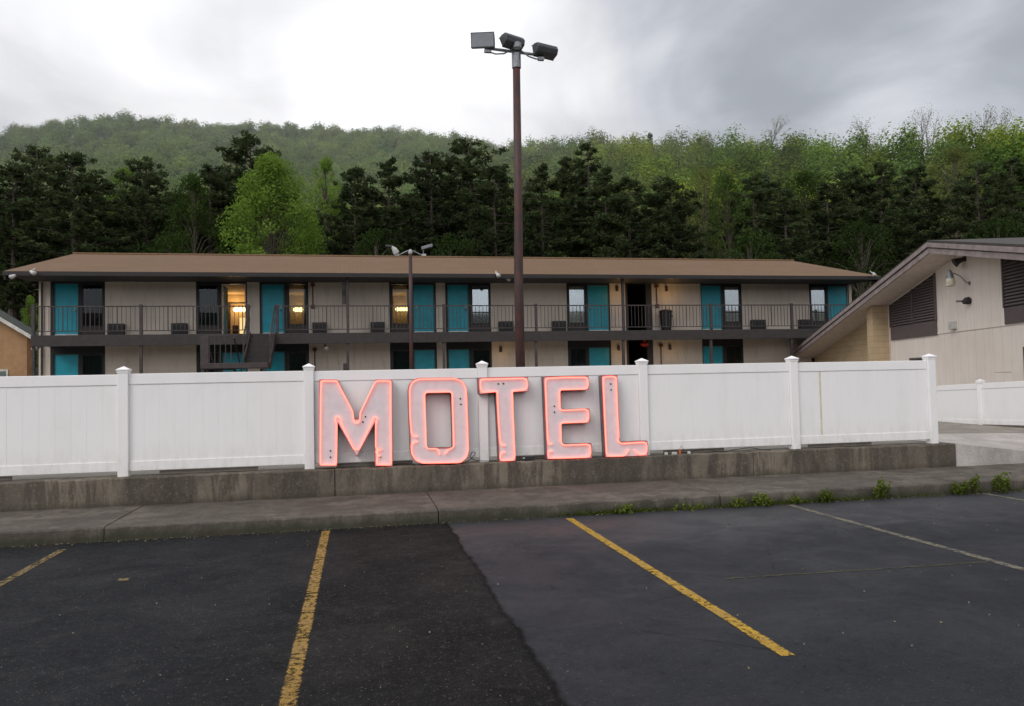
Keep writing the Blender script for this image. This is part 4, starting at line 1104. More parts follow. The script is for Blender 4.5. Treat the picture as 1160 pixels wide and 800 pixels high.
# ------------------------------------------------------------------ second white fence
A0 = PD(1064, 481, 20.0); B0 = PD(1172, 484, 16.6)
A1h = (481-435.3)/FPX*20.0
f2t = thing('vinyl_fence', (A0.x, A0.y, A0.z), 'short white vinyl fence in front of the beige siding at far right', 'fence')
dv = (B0-A0); L_ = dv.length; ud = dv.normalized(); dn = Vector((-ud.y, ud.x, 0)).normalized()
Hf = A1h
def on2(t): return A0 + dv*t
tp = None
best = min(range(0, 1001), key=lambda k: abs(((on2(k/1000)-CAM).dot(RT)/(on2(k/1000)-CAM).dot(FW))*FPX+580-1113))
tpost = best/1000
def seg2(t0_, t1_):
    a_, b_ = on2(t0_), on2(t1_); e = (b_-a_)
    def bar(z0_, z1_, w): return MB().obox(a_ - dn*w/2 + Vector((0, 0, z0_)), e, dn*w, (0, 0, z1_-z0_))
    bar(Hf-.17, Hf-.04, .055).build('top_rail', 'vinyl', f2t, bevel=.006)
    bar(.03, .14, .055).build('bottom_rail', 'vinyl', f2t, bevel=.006)
    bar(.141, Hf-.171, .034).build('panel', 'vinyl', f2t)
wl = .09/L_
seg2(-1.5*2.3/L_, tpost-2.3/L_ - wl) if False else None
seg2(-1.0/L_, tpost-wl*.75); seg2(tpost+wl*.75, tpost+2.3/L_)
for t_ in (tpost, tpost+2.3/L_+wl*.7, -1.0/L_-wl*.7):
    c = on2(t_); po = MB().box(c.x-.06, c.x+.06, c.y-.06, c.y+.06, c.z-.06, c.z+Hf+.0).build('post', 'vinyl', f2t, bevel=.006)
    cap_mb(c.x, c.y, c.z+Hf, .15).build('post_cap', 'vinyl', po)

# ------------------------------------------------------------------ left tan house
HY = 36.5
e0 = PY(0, 360.5, HY); e1 = PY(35.5, 381.5, HY); sl2 = (e0.z-e1.z)/(e1.x-e0.x)
rgx = e1.x-5.2; rgz = e1.z + 5.2*sl2; xlft = rgx-5.2
hs = thing('tan_house', (rgx, HY, 1.0), 'tan stucco house end with a low sloping roof left of the motel', 'house')
MB().prism([(xlft+.4, HY+.35, .9), (xlft+.4, HY+.35, e1.z-.12), (rgx, HY+.35, rgz-.2), (e1.x-.3, HY+.35, e1.z+.05), (e1.x-.3, HY+.35, .9)], (0, .9, 0)).build('wall', 'tan', hs)
rfh = MB().prism([(xlft, HY, e1.z), (rgx, HY, rgz), (e1.x, HY, e1.z), (e1.x, HY, e1.z+.12), (rgx, HY, rgz+.14), (xlft, HY, e1.z+.12)], (0, 1.45, 0)).build('roof', 'green_roof', hs)
MB().prism([(xlft, HY-.04, e1.z-.12), (rgx, HY-.04, rgz-.12), (e1.x+.02, HY-.04, e1.z-.12), (e1.x+.02, HY-.04, e1.z+.05), (rgx, HY-.04, rgz+.05), (xlft, HY-.04, e1.z+.05)], (0, .038, 0)).build('barge_board', 'trim_white', rfh)
wq = PY(9.5, 418.5, HY+.35)
wf = MB().box(wq.x-1.1, wq.x, HY+.31, HY+.348, wq.z-.9, wq.z).build('window', 'trim_white', hs)
MB().box(wq.x-1.02, wq.x-.08, HY+.30, HY+.309, wq.z-.82, wq.z-.08).build('pane', 'glass_reflective', wf)

# ------------------------------------------------------------------ vegetation
def cards(C_, s, asp, r_, up=.0):
    """rhombic leaf cards at centres C_; s length, asp width ratio"""
    n = len(C_)
    a_ = r_.normal(size=(n, 3)); a_[:, 2] += up; a_ /= np.linalg.norm(a_, axis=1, keepdims=True)
    b_ = r_.normal(size=(n, 3)); b_ -= a_*np.sum(a_*b_, 1, keepdims=True); b_ /= np.linalg.norm(b_, axis=1, keepdims=True)
    s = (np.ones(n)*s)*r_.uniform(.7, 1.35, n)
    A_ = a_*s[:, None]*.5; B_ = b_*(s*asp)[:, None]*.5
    V_ = np.stack([C_-A_, C_+B_, C_+A_, C_-B_], 1).reshape(-1, 3)
    return V_, np.arange(4*n).reshape(-1, 4)
def cards_n(C_, s, asp, N_, r_):
    """leaf cards facing roughly along given normals"""
    n = len(C_); N_ = N_ + r_.normal(0, .24, (n, 3)); N_ /= np.linalg.norm(N_, axis=1, keepdims=True)
    a_ = r_.normal(size=(n, 3)); a_ -= N_*np.sum(a_*N_, 1, keepdims=True); a_ /= np.linalg.norm(a_, axis=1, keepdims=True); b_ = np.cross(N_, a_)
    s = (np.ones(n)*s)*r_.uniform(.6, 1.4, n); A_ = a_*s[:, None]*.5; B_ = b_*(s*asp)[:, None]*.5
    return np.stack([C_-A_, C_+B_, C_+A_, C_-B_], 1).reshape(-1, 3), np.arange(4*n).reshape(-1, 4)
def leaf_mesh(name, C_, s, asp, mat, r_, up=0., shade=None):
    V_, F_ = cards(C_, s, asp, r_, up); me = mesh_np(name, V_, F_, mat)
    at = me.attributes.new('shade', 'FLOAT', 'POINT')
    sh = np.clip(r_.normal(.5, .28, len(C_)), 0, 1) if shade is None else shade
    at.data.foreach_set('value', np.repeat(sh, 4).astype(np.float32)); return me

def pine_proto(seed, H=18., wid=2.7, cb=.30):
    r_ = np.random.default_rng(seed); tr_ = MB()
    bend = r_.normal(0, .25, 2)
    ax = lambda t: Vector((bend[0]*math.sin(t*2.2), bend[1]*math.sin(t*2.6), H*t))
    tr_.tube([ax(t) for t in np.linspace(0, .97, 9)], [.24*(1-t)+.03 for t in np.linspace(0, .97, 9)], 8)
    cen = []; sh = []
    nb = 110
    for i in range(nb):
        t = cb + (1-cb)*(i+r_.uniform(-.4, .4))/nb; t = min(t, .99)
        q = max(0.02, (t-cb)/(1-cb))
        prof = (q/.25)**.6 if q < .25 else max(.20, 1-((q-.25)/.75)**2.5*.86)
        Lb = wid*prof*r_.uniform(.55, 1.15)
        az = i*2.4 + r_.normal(0, .5); el = r_.uniform(-.05, .55)
        if r_.random() < .10: continue
        o_ = ax(t); d3 = Vector((math.cos(az)*math.cos(el), math.sin(az)*math.cos(el), math.sin(el)))
        e_ = o_ + d3*Lb + Vector((0, 0, -.05*Lb)); mid = o_.lerp(e_, .5)+Vector((0, 0, -.06*Lb))
        tr_.tube([o_, mid, e_], [.05, .035, .015], 4, False)
        nt = max(2, int(Lb/.36))
        for k in range(nt):
            f = .35 + .68*(k+r_.random())/nt
            c0 = np.array(o_.lerp(e_, f)) + r_.normal(0, .14*Lb**.5, 3)*np.array([1, 1, .6])
            m_ = int(r_.integers(18, 32)); rad = r_.uniform(.20, .42)
            pts = r_.normal(size=(m_, 3)); pts /= np.linalg.norm(pts, axis=1, keepdims=True)
            pts *= (r_.random(m_)**.5)[:, None]*rad; pts[:, 2] *= .75
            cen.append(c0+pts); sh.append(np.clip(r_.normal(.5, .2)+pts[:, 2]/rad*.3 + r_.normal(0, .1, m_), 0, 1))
    C_ = np.concatenate(cen); me = leaf_mesh('pine_crown', C_, .34, .30, 'pine', r_, .5, np.concatenate(sh))
    return tr_, me, H
def decid_proto(seed, H, wid, mat, nl=70, leaf=.20, per=190, cb=.25, sparse=1.0):
    r_ = np.random.default_rng(seed); tr_ = MB()
    tr_.tube([(0, 0, 0), (.1, .05, H*.3), (0, .1, H*.6), (.05, 0, H*.9)], [.22, .17, .10, .03], 8)
    cen = []; sh = []
    for i in range(nl):
        q = (i+r_.random())/nl; z_ = H*(cb + (1-cb)*q)
        prof = math.sin(math.pi*min(1, (q*.86+.14)))**.65
        az = i*2.4+r_.normal(0, .4); R_ = wid*prof*r_.uniform(.35, 1.0)
        rad = r_.uniform(.55, 1.0)*wid*.30
        if q > .93: R_ *= .4
        c0 = np.array([math.cos(az)*R_, math.sin(az)*R_, min(z_, H-rad*.7)])
        tr_.tube([(0.03, .06, max(.2*H, z_-wid*.7)), tuple(c0*np.array([.5, .5, 1])+np.array([0, 0, -rad*.8])), tuple(c0)], [.06, .04, .012], 4, False)
        m_ = int(per*sparse*r_.uniform(.7, 1.3)*(rad/(wid*.3))**2)
        pts = r_.normal(size=(m_, 3)); pts /= np.linalg.norm(pts, axis=1, keepdims=True)
        pts *= (r_.random(m_)**.38)[:, None]*rad; pts[:, 2] *= .78
        lump = r_.normal(0, .12*rad, 3)
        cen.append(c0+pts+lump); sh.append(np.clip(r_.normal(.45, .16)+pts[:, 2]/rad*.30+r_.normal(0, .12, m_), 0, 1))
    me = leaf_mesh('crown', np.concatenate(cen), leaf, .62, mat, r_, .3, np.concatenate(sh)); return tr_, me, H
def bare_proto(seed, H=12.):
    r_ = np.random.default_rng(seed); tr_ = MB(); tips = []
    def grow(o_, d3, L, rad, lev):
        e_ = o_ + d3*L; tr_.tube([o_, o_.lerp(e_, .5)+Vector(r_.normal(0, .04*L, 3)), e_], [rad, rad*.8, rad*.55], 4, False)
        if lev == 0: tips.append(e_); return
        for k in range(3):
            nd = (d3 + Vector(r_.normal(0, .42, 3)) + Vector((0, 0, .18))).normalized(); grow(o_.lerp(e_, r_.uniform(.55, 1)), nd, L*r_.uniform(.5, .72), rad*.55, lev-1)
    grow(Vector((0, 0, 0)), Vector((0, 0, 1)), H*.5, .16, 4)
    T = np.array([tuple(t) for t in tips]); C_ = np.repeat(T, 4, 0)+r_.normal(0, .3, (len(T)*4, 3))
    me = leaf_mesh('bud_crown', C_, .16, .6, 'yellowgreen', r_); return tr_, me, H

def bind_proto(tr_, me, matb='bark'):
    t = tr_.build('trunk', matb); dat = t.data; bpy.data.objects.remove(t); return dat, me
PROTO = {}
for k, args in {'pine0': (21, 18, 2.7, .28), 'pine1': (22, 18, 3.0, .34), 'pine2': (23, 18, 2.3, .25), 'pine3': (24, 18, 3.3, .40)}.items():
    a, b_, H = pine_proto(*args); PROTO[k] = (*bind_proto(a, b_), H, 'pine')
for k, args in {'lime': (31, 15, 4.2, 'lime', 150, .19, 300, .08), 'mid0': (32, 15, 3.2, 'midgreen', 80, .19, 200, .15), 'mid1': (33, 15, 3.4, 'midgreen', 70, .2, 170, .2),
                'yel': (34, 15, 3.6, 'yellowgreen', 80, .18, 150, .2, .8), 'lime2': (35, 15, 3.0, 'lime', 70, .19, 190, .15), 'shade0': (36, 12, 4.0, 'shadegreen', 60, .2, 170, .2), 'shade1': (37, 12, 4.2, 'shadegreen', 50, .2, 170, .2)}.items():
    a, b_, H = decid_proto(*args); PROTO[k] = (*bind_proto(a, b_), H, 'dec')
for k in range(3):
    a, b_, H = bare_proto(41+k); PROTO['bare%d' % k] = (*bind_proto(a, b_, 'twig'), H, 'bare')
WIDE = {'pine0': 2.7, 'pine1': 3.0, 'pine2': 2.3, 'pine3': 3.3, 'lime': 4.6, 'mid0': 3.5, 'mid1': 3.7, 'yel': 3.9, 'lime2': 3.3, 'shade0': 4.2, 'shade1': 4.4}
def plant(kind, x, y, ztop, halfw, name, label, cat, group=None, rot=None):
    td, cm, H, fam = PROTO[kind]
    gz_ = float(ground_z(x, y)) - .15
    sz = (ztop-gz_)/H; sxy = halfw/WIDE.get(kind, 3.0)
    o = thing(name, (x, y, gz_), label, cat, group)
    o.scale = (sxy, sxy, sz); o.rotation_euler[2] = rot if rot is not None else random.uniform(0, 6.28)
    t = bpy.data.objects.new('trunk', td); COL.objects.link(t); t.parent = o
    c = bpy.data.objects.new('crown', cm); COL.objects.link(c); c.parent = o
    return o
G1 = 'trees in front of the hill behind the motel'
TREES = [ # px, ytop, kind, half width in px, depth Y, name, label
 (7, 188, 'pine1', 48, 52, 'pine_tree', 'dark pine cut off by the left edge of the photo'),
 (36, 165, 'pine3', 52, 55, 'pine_tree', 'broad dark pine, second from the left edge above the house'),
 (73, 174, 'pine1', 55, 51, 'pine_tree', 'broad dark pine above the left end of the motel roof'),
 (112, 205, 'pine0', 42, 54, 'pine_tree', 'dark pine in the shade left of the pale green sapling'),
 (140, 190, 'lime2', 34, 62, 'leafy_tree', 'pale green leafy tree peeping between the left pines'),
 (170, 181, 'pine3', 44, 56, 'pine_tree', 'ragged brownish pine in front of the pale green leafy tree'),
 (219, 198, 'mid0', 38, 54, 'leafy_tree', 'mid-green narrow tree between the ragged pine and the lime tree'),
 (240, 186, 'pine0', 40, 60, 'pine_tree', 'dark pine behind the mid-green narrow tree'),
 (283, 150, 'pine3', 46, 62, 'pine_tree', 'tallest dark pine rising behind the big lime-green tree'),
 (306, 177, 'lime', 62, 50, 'leafy_tree', 'big bright lime-green leafy tree above the motel roof'),
 (368, 178, 'lime2', 26, 60, 'leafy_tree', 'small lime-green tree just right of the big lime tree'),
 (399, 189, 'pine1', 42, 53, 'pine_tree', 'dark pine right of the big lime tree'),
 (444, 180, 'pine0', 38, 54, 'pine_tree', 'dark pine above the slim yard lamp'),
 (483, 172, 'pine3', 42, 57, 'pine_tree', 'dark pine left of the broadest middle pine'),
 (526, 157, 'pine3', 56, 58, 'pine_tree', 'broadest tall dark pine left of the light pole'),
 (566, 190, 'pine1', 42, 53, 'pine_tree', 'dark pine directly left of the light pole'),
 (618, 186, 'pine0', 36, 54, 'pine_tree', 'dark pine directly right of the light pole'),
 (641, 182, 'pine1', 38, 58, 'pine_tree', 'second dark pine right of the light pole'),
 (665, 163, 'pine2', 38, 55, 'pine_tree', 'pointed tall dark pine right of the light pole'),
 (690, 190, 'pine0', 36, 53, 'pine_tree', 'dark pine below the right shoulder of the pointed pine'),
 (718, 201, 'pine1', 42, 52, 'pine_tree', 'round-topped dark pine above the motel passage'),
 (760, 202, 'pine3', 46, 52, 'pine_tree', 'round-topped dark pine left of the small pale tree'),
 (797, 191, 'yel', 30, 58, 'leafy_tree', 'small pale yellow-green tree among the right pines'),
 (822, 196, 'mid1', 32, 53, 'leafy_tree', 'dull green tree with pale trunk right of the small pale tree'),
 (856, 198, 'pine0', 42, 54, 'pine_tree', 'dark pine right of the dull green tree'),
 (888, 214, 'pine1', 38, 52, 'pine_tree', 'low dark pine near the right end of the motel roof'),
 (910, 195, 'mid0', 40, 60, 'leafy_tree', 'mid-green tree behind the low dark pine'),
 (940, 206, 'pine0', 42, 54, 'pine_tree', 'dark pine above the right end of the motel roof'),
 (971, 190, 'pine3', 42, 57, 'pine_tree', 'dark pine left of the pine over the gable peak'),
 (1003, 183, 'pine1', 44, 55, 'pine_tree', 'dark pine up left of the lobby gable peak'),
 (1037, 190, 'pine0', 40, 58, 'pine_tree', 'dark pine straight above the lobby gable peak'),
 (1080, 168, 'yel', 44, 62, 'leafy_tree', 'large pale yellow-green tree above the lobby building'),
 (1106, 186, 'pine3', 40, 54, 'pine_tree', 'dark pine in front of the large pale yellow-green tree'),
 (1147, 180, 'pine2', 32, 50, 'pine_tree', 'thin dark pine with a bare trunk near the right edge'),
 (1178, 190, 'mid1', 40, 56, 'leafy_tree', 'mid-green tree cut off by the right edge of the photo'),
]
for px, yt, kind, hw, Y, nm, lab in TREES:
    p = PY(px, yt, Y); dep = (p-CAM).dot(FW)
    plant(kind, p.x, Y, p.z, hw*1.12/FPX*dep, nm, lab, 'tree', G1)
# fill row: dark trees crowded behind the front row
px = -40
while px < 1230:
    Y = random.uniform(63, 72); kind = random.choice(['pine0', 'pine1', 'pine3', 'shade0', 'shade1', 'mid1'])
    yt = random.uniform(214, 240) + 8*math.sin(px*.02)
    p = PY(px, yt, Y); dep = (p-CAM).dot(FW)
    nm = 'pine_tree' if kind.startswith('pine') else 'leafy_tree'
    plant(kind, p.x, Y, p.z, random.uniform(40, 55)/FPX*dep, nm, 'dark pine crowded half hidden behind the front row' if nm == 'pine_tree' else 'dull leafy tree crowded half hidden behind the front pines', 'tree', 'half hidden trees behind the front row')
    px += random.uniform(24, 36)
# light shrub left of the motel
p = PY(35, 335, 41); dep = (p-CAM).dot(FW)
plant('lime2', p.x, 41, p.z, 16/FPX*dep, 'shrub', 'light green shrub between the tan house and the motel corner', 'shrub')
for px, yt, kind, hw, Y, nm, lab in ((600, 250, 'mid0', 60, 49, 'leafy_tree', ''), ):
    pass
LOWS = [(190, 264, 'shade0', 60, 'low green bush above the motel roof left of the lime tree'), (425, 258, 'shade1', 50, 'low green bush above the roof by the yard lamp'), (510, 266, 'shade0', 46, 'low dark green bush above the roof left of the light pole'),
        (850, 262, 'shade1', 60, 'low green bush above the roof right of the pale tree'),
        (975, 250, 'shade0', 60, 'low green bush left of the lobby gable'), (1130, 246, 'shade1', 60, 'low green bush above the lobby roof')]
for px, yt, kind, hw, lab in LOWS:
    p = PY(px, yt, 48.5); dep = (p-CAM).dot(FW); plant(kind, p.x, 48.5, p.z, hw/FPX*dep, 'bush', lab, 'bush', 'bushes above the motel roof')
# thin, barely leafed trees on the right skyline
for px, yt, lab in ((868, 138, 'thin bare-branched skyline tree left of the others'), (990, 136, 'second thin bare-branched tree along the right skyline'), (1006, 133, 'third thin bare-branched tree along the right skyline'), (1040, 131, 'tall thin bare-branched tree, middle of the right skyline'),
                (1058, 129, 'fifth thin bare-branched tree along the right skyline'), (1072, 130, 'sixth thin bare-branched tree along the right skyline'), (1100, 127, 'tall thin bare-branched tree left of the dark corner trees'), (1120, 128, 'rightmost thin bare-branched tree on the skyline')):
    D_ = float(np.interp(px, CR_X, CR_D))-2; p = PD(px, yt, D_)
    plant('bare%d' % random.randrange(3), p.x, p.y, p.z, 3.0, 'bare_tree', lab, 'tree', 'bare trees on the right skyline')

# far hillside wood: one mass of leaf clumps
def hill_crown(seed, n, kind):
    r_ = np.random.default_rng(seed); C_ = []; S_ = []; N_ = []
    for i in range(14 if kind != 'con' else 12):
        if kind == 'con':
            q = (i+.5)/12; c0 = np.array([r_.normal(0, .25*(1-q)), r_.normal(0, .25*(1-q)), q]); rad = .5*(1-q*.85)+.08
        else:
            a_ = r_.uniform(0, 6.28); e_ = r_.uniform(-.15, 1.3); c0 = np.array([math.cos(a_)*math.cos(e_)*.62, math.sin(a_)*math.cos(e_)*.62, .48+.38*math.sin(e_)]); rad = r_.uniform(.24, .42)
        m_ = n//14; p_ = r_.normal(size=(m_, 3)); p_ /= np.linalg.norm(p_, axis=1, keepdims=True); p_ *= (r_.random(m_)**.35)[:, None]*rad
        C_.append(c0+p_*np.array([1, 1, .8 if kind != 'con' else .35])); N_.append(p_/rad + (c0-np.array([0, 0, .4]))*.8); S_.append(r_.normal(0, .13)+p_[:, 2]/rad*.18+r_.normal(0, .10, m_))
    return np.concatenate(C_), np.concatenate(S_), np.concatenate(N_)
HC = [hill_crown(60+i, 1900, 'dec') for i in range(6)] + [hill_crown(80+i, 1300, 'con') for i in range(2)]
allC, allS, allT, allN = [], [], [], []; cell = {}
tries = 0; cnt = 0
PAL = np.array([(.105, .175, .038), (.135, .205, .040), (.185, .245, .042), (.120, .175, .050), (.150, .185, .065), (.085, .145, .040), (.205, .260, .045)])
while tries < 26000 and cnt < 1750:
    tries += 1
    px = rng.uniform(-90, 1260); az = math.atan((px-580)/FPX)+YAW
    D_ = float(np.interp(px, CR_X, CR_D)); y0 = 70/math.cos(az)
    d = math.sqrt(rng.uniform(y0**2, (D_+6)**2))
    X, Y = d*math.sin(az), d*math.cos(az)
    sp_ = 4.4 if px > 640 else 5.0
    key = (int(X//sp_), int(Y//sp_))
    if any((X-a)**2+(Y-b)**2 < sp_**2*.8 for i in (-1, 0, 1) for j in (-1, 0, 1) for a, b in cell.get((key[0]+i, key[1]+j), [])): continue
    cell.setdefault(key, []).append((X, Y)); cnt += 1
    con = rng.random() < (.07 if px > 600 else .05)
    k = int(rng.integers(6, 8)) if con else int(rng.integers(0, 6))
    th = float(np.interp(px, TH_X, TH))*rng.uniform(.74, 1.04)*(.92 if con else 1); w = rng.uniform(3.6, 5.6)*(.75 if con else 1)*(1.0 if px < 640 else .95)
    C_, S_, N_ = HC[k]; a = rng.uniform(0, 6.28); ca, sa = math.cos(a), math.sin(a)
    Q = np.stack([(C_[:, 0]*ca-C_[:, 1]*sa)*w, (C_[:, 0]*sa+C_[:, 1]*ca)*w, C_[:, 2]*th], 1) + np.array([X, Y, float(ground_z(X, Y))])
    base = np.array((.050, .082, .036)) if con else PAL[int(rng.integers(0, len(PAL)))]*rng.uniform(.6, 1.35)
    left = np.interp(px, [0, 420, 640], [1, .9, 0])
    if not con:
        base = base*(1-left*.55) + np.array((.150, .205, .085))*left*.55  # paling by haze is mixed into the left slope's leaf tint
    tint = base[None, :]*np.clip(1+S_*.35, .7, 1.3)[:, None]
    allN.append(np.stack([N_[:, 0]*ca-N_[:, 1]*sa, N_[:, 0]*sa+N_[:, 1]*ca, N_[:, 2]], 1)); allC.append(Q); allT.append(tint); allS.append(np.full(len(Q), .34 if px > 640 else .40))
Cc = np.concatenate(allC); Tt = np.concatenate(allT); Ss = np.concatenate(allS)
V_, F_ = cards_n(Cc, Ss, .8, np.concatenate(allN), rng)
me = mesh_np('hillside_forest', V_, F_, 'hill'); at = me.attributes.new('tint', 'FLOAT_COLOR', 'POINT')
cc = np.ones((len(V_), 4), np.float32); cc[:, :3] = np.repeat(Tt, 4, 0); at.data.foreach_set('color', cc.ravel())
fo = bpy.data.objects.new('hillside_forest', me); COL.objects.link(fo); tag(fo, 'hazy spring-green wood covering the hill behind the motel', 'forest', kind='stuff')

# pale haze lying on the far left slope of the hill (a real, thin scattering volume)
hz = bpy.data.materials.new('pale_haze'); hz.use_nodes = True; ht = hz.node_tree; ht.nodes.clear()
ho = ht.nodes.new('ShaderNodeOutputMaterial'); hs_ = ht.nodes.new('ShaderNodeVolumeScatter'); hs_.inputs['Color'].default_value = (.95, .97, 1, 1); hs_.inputs['Density'].default_value = .0010
ht.links.new(hs_.outputs[0], ho.inputs['Volume'])
tag(MB().prism([(-420, 76, -20), (-420, 76, 31), (-420, 250, 90), (-420, 400, 90), (-420, 400, -20)], (640, 0, 0)).build('haze', hz, kind='stuff'), 'thin pale haze over the far wooded slope')

# weeds along the kerb
def weed(px, py, h, n, spread, label, seed):
    r_ = np.random.default_rng(seed); p = PZ(px, py, 0.003); p.y = min(p.y, 9.455); st_ = MB(); cen = []; sh = []
    o = thing('weed', (p.x, p.y, .0), label, 'weed', 'weeds growing along the kerb')
    V_ = []; 
    for i in range(n):
        a = r_.uniform(0, 6.28); hh = 1.1*h*r_.uniform(.4, 1.0); lean = spread*r_.uniform(.2, 1.)
        b_ = Vector((p.x+r_.normal(0, spread*.35), p.y+r_.normal(0, .02)-.02, .0)); e_ = b_+Vector((math.cos(a)*lean*.5, -abs(math.sin(a))*lean*.4, hh))
        st_.tube([b_, b_.lerp(e_, .5)+Vector((0, 0, .02)), e_], [.004, .003, .002], 4, False)
        m_ = int(10+hh*60)
        for k in range(m_):
            f = r_.uniform(.15, 1.03); c0 = b_.lerp(e_, f)+Vector(r_.normal(0, .018, 3)); cen.append(tuple(c0-Vector((p.x, p.y, 0)))); sh.append(np.clip(.25+.6*f+r_.normal(0, .15), 0, 1))
    st_.build('stems', 'bark', o)
    me = leaf_mesh('weed_leaves', np.array(cen), .05, .38, 'weed', r_, .4, np.array(sh)); c = bpy.data.objects.new('foliage', me); COL.objects.link(c); c.parent = o
WEEDS = [(706, 580, .10, 10, .22, 'low flat weed patch at the kerb right of the bright yellow stripe'), (778, 577, .07, 9, .25, 'lowest sparse weed patch on the kerb left of the bushy one'), (832, 573, .12, 12, .16, 'small leafy weed left of the bushy round weed'), (858, 571, .15, 16, .16, 'bushy round weed at the kerb'),
         (895, 569, .09, 9, .14, 'small weed by the faded greyish stripe'), (925, 567, .15, 16, .17, 'bushy weed just right of the faded greyish stripe'), (985, 562.5, .27, 12, .13, 'tallest upright weed against the kerb'), (1066, 557.5, .18, 8, .08, 'thin weed left of the upright pair'), (1076, 557, .19, 8, .08, 'middle weed of the right-hand trio'), (1087, 556.3, .25, 8, .08, 'taller weed right in the right-hand trio'), (1114, 555, .22, 11, .11, 'yellowing weed farthest to the right along the kerb'), (1124, 554.6, .26, 9, .08, 'upright weed at the right edge beside the yellowing one')]
for i, w_ in enumerate(WEEDS): weed(*w_, 200+i)
# kerb debris, grit and leaves on the asphalt
C_ = []; 
for i in range(900):
    x = random.uniform(-6, 10); C_.append((x, 9.45-abs(random.gauss(0, .05)), .006+random.random()*.006))
for i in range(420):
    C_.append((random.uniform(-5, 9), random.uniform(3.2, 9.2), .006))
V_, F_ = cards(np.array(C_), .016, .7, rng, 0); V_[:, 2] = np.clip(V_[:, 2], .002, .014)
MT['debris'] = plain('pale_leaf_litter', (.17, .145, .095), .9, .6, 40)
me = mesh_np('litter', V_, F_, 'debris'); lo = bpy.data.objects.new('litter', me); COL.objects.link(lo); tag(lo, 'grit and dry leaf litter scattered along the kerb and asphalt', 'litter', kind='stuff')
# moss and low grass in the kerb joint
C_ = []
for i in range(2600):
    x = random.choice([random.gauss(4.6, 1.0), random.gauss(5.6, .7), random.gauss(3.1, .35), random.uniform(2.5, 9.5)]); C_.append((x, 9.463-abs(random.gauss(0, .018)), abs(random.gauss(0, .022))+.004))
me = leaf_mesh('kerb_moss', np.array(C_), .03, .35, 'weed', rng, .8); mo = bpy.data.objects.new('kerb_moss', me); COL.objects.link(mo); tag(mo, 'moss and tiny grass blades in the joint at the foot of the kerb', 'moss', kind='stuff')

# ------------------------------------------------------------------ sky and light
world = bpy.data.worlds.new('World'); scn.world = world; world.use_nodes = True
nt = world.node_tree; nt.nodes.clear()
class WT(NT):
    def __init__(s): s.t = nt; s._pos = None
w = WT(); out = w.n('ShaderNodeOutputWorld'); bg = w.n('ShaderNodeBackground')
tc = w.n('ShaderNodeTexCoord'); w._pos = tc.outputs['Generated']
SUN_EL = math.radians(42); SUN_AZ = math.radians(228)       # azimuth from +Y clockwise: behind the camera, a little to the left
sky = w.n('ShaderNodeTexSky', sky_type='NISHITA'); sky.sun_disc = False; sky.sun_elevation = SUN_EL; sky.sun_rotation = SUN_AZ
skyc = w.mix(1.0, sky.outputs[0], (.10, .10, .10), 'MULTIPLY')
def dotw(v):
    k = w.n('ShaderNodeVectorMath', operation='DOT_PRODUCT'); w.l(w.pos, k.inputs[0]); k.inputs[1].default_value = tuple(v.normalized()); return k.outputs['Value']
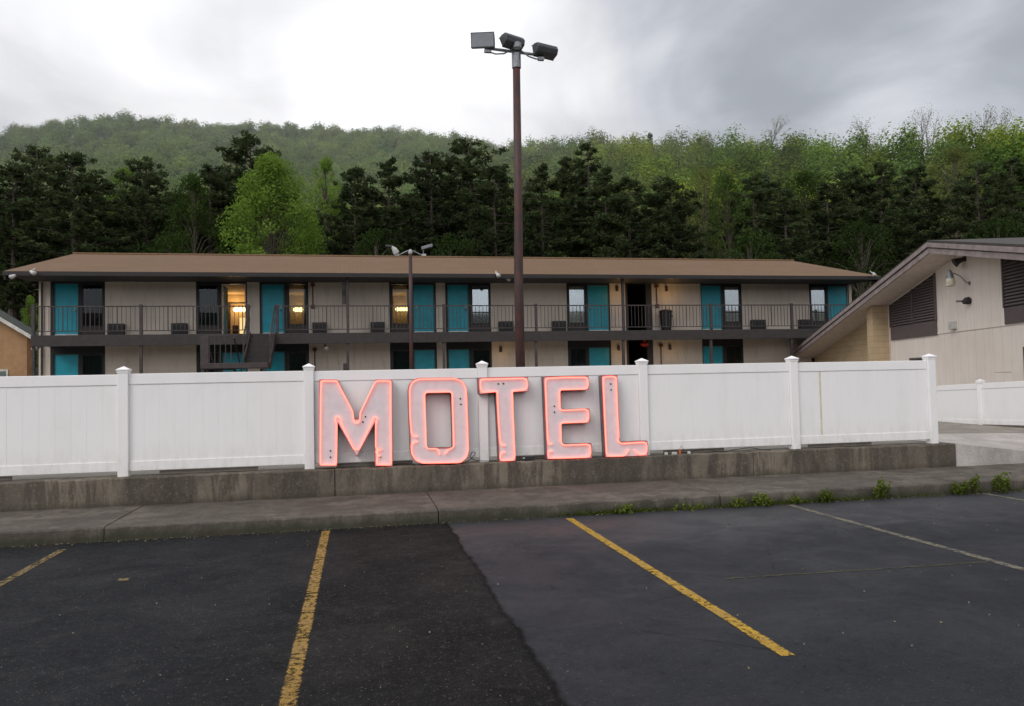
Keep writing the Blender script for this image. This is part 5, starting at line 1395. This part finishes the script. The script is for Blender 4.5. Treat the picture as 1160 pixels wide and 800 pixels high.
# cloud field: flattened towards the horizon
sx = w.sep(); zc = w.math('MAXIMUM', sx[2], .0); den = w.math('ADD', zc, .22)
cb_ = w.n('ShaderNodeCombineXYZ'); w.l(w.math('DIVIDE', sx[0], den), cb_.inputs[0]); w.l(w.math('DIVIDE', sx[1], den), cb_.inputs[1]); cb_.inputs[2].default_value = .3
n1 = w.noise(1.0, 5, .5, cb_.outputs[0], .8); n2 = w.noise(2.1, 6, .5, cb_.outputs[0], .5)
cl = w.math('ADD', w.math('MULTIPLY', n1, .70), w.math('MULTIPLY', n2, .30))
lob1 = w.ramp(dotw(ray(240, 105)), .88, 1.0); lob2 = w.ramp(dotw(ray(500, 105)), .965, 1.0); rightgrey = w.ramp(dotw(ray(960, 70)), .86, .99); topleft = w.ramp(dotw(ray(60, -20)), .93, .998)
v = w.math('ADD', w.math('MULTIPLY', w.ramp(cl, .38, .62), .38), .54)
v = w.math('ADD', v, w.math('MULTIPLY', lob1, .32)); v = w.math('ADD', v, w.math('MULTIPLY', lob2, .24))
v = w.math('SUBTRACT', v, w.math('MULTIPLY', rightgrey, .10)); v = w.math('SUBTRACT', v, w.math('MULTIPLY', topleft, .16))
back = w.ramp(dotw(Vector((-.75, -.9, .6))), -.1, .9)
v = w.math('ADD', v, w.math('MULTIPLY', back, .55))
cc_ = w.mix(w.ramp(v, .45, .95), (.90, .955, 1.06), (1.0, 1.0, 1.025)); 
vc = w.n('ShaderNodeVectorMath', operation='SCALE'); w.l(cc_, vc.inputs[0]); w.l(v, vc.inputs['Scale'])
fin = w.mix(.97, skyc, vc.outputs[0])
w.l(fin, bg.inputs[0]); bg.inputs[1].default_value = 1.0; w.l(bg.outputs[0], out.inputs[0])

sd_ = bpy.data.lights.new('sun', 'SUN'); sd_.energy = 1.15; sd_.angle = math.radians(30); sd_.color = (1, .96, .9)
so = bpy.data.objects.new('sun', sd_); COL.objects.link(so)
sdir = Vector((math.sin(SUN_AZ)*math.cos(SUN_EL), math.cos(SUN_AZ)*math.cos(SUN_EL), math.sin(SUN_EL)))
so.rotation_euler = sdir.to_track_quat('Z', 'Y').to_euler(); so.location = sdir*50

scn.view_settings.view_transform = 'Standard'; scn.view_settings.look = 'None'; scn.view_settings.exposure = 0; scn.view_settings.gamma = 1
scn.render.engine = 'CYCLES'; scn.cycles.use_denoising = True
scn.cycles.max_bounces = 6; scn.cycles.diffuse_bounces = 3; scn.cycles.glossy_bounces = 3; scn.cycles.transmission_bounces = 4; scn.cycles.transparent_max_bounces = 8
scn.cycles.sample_clamp_indirect = 4.0; scn.cycles.caustics_reflective = False; scn.cycles.caustics_refractive = False
scn.render.resolution_x = 1024; scn.render.resolution_y = 706
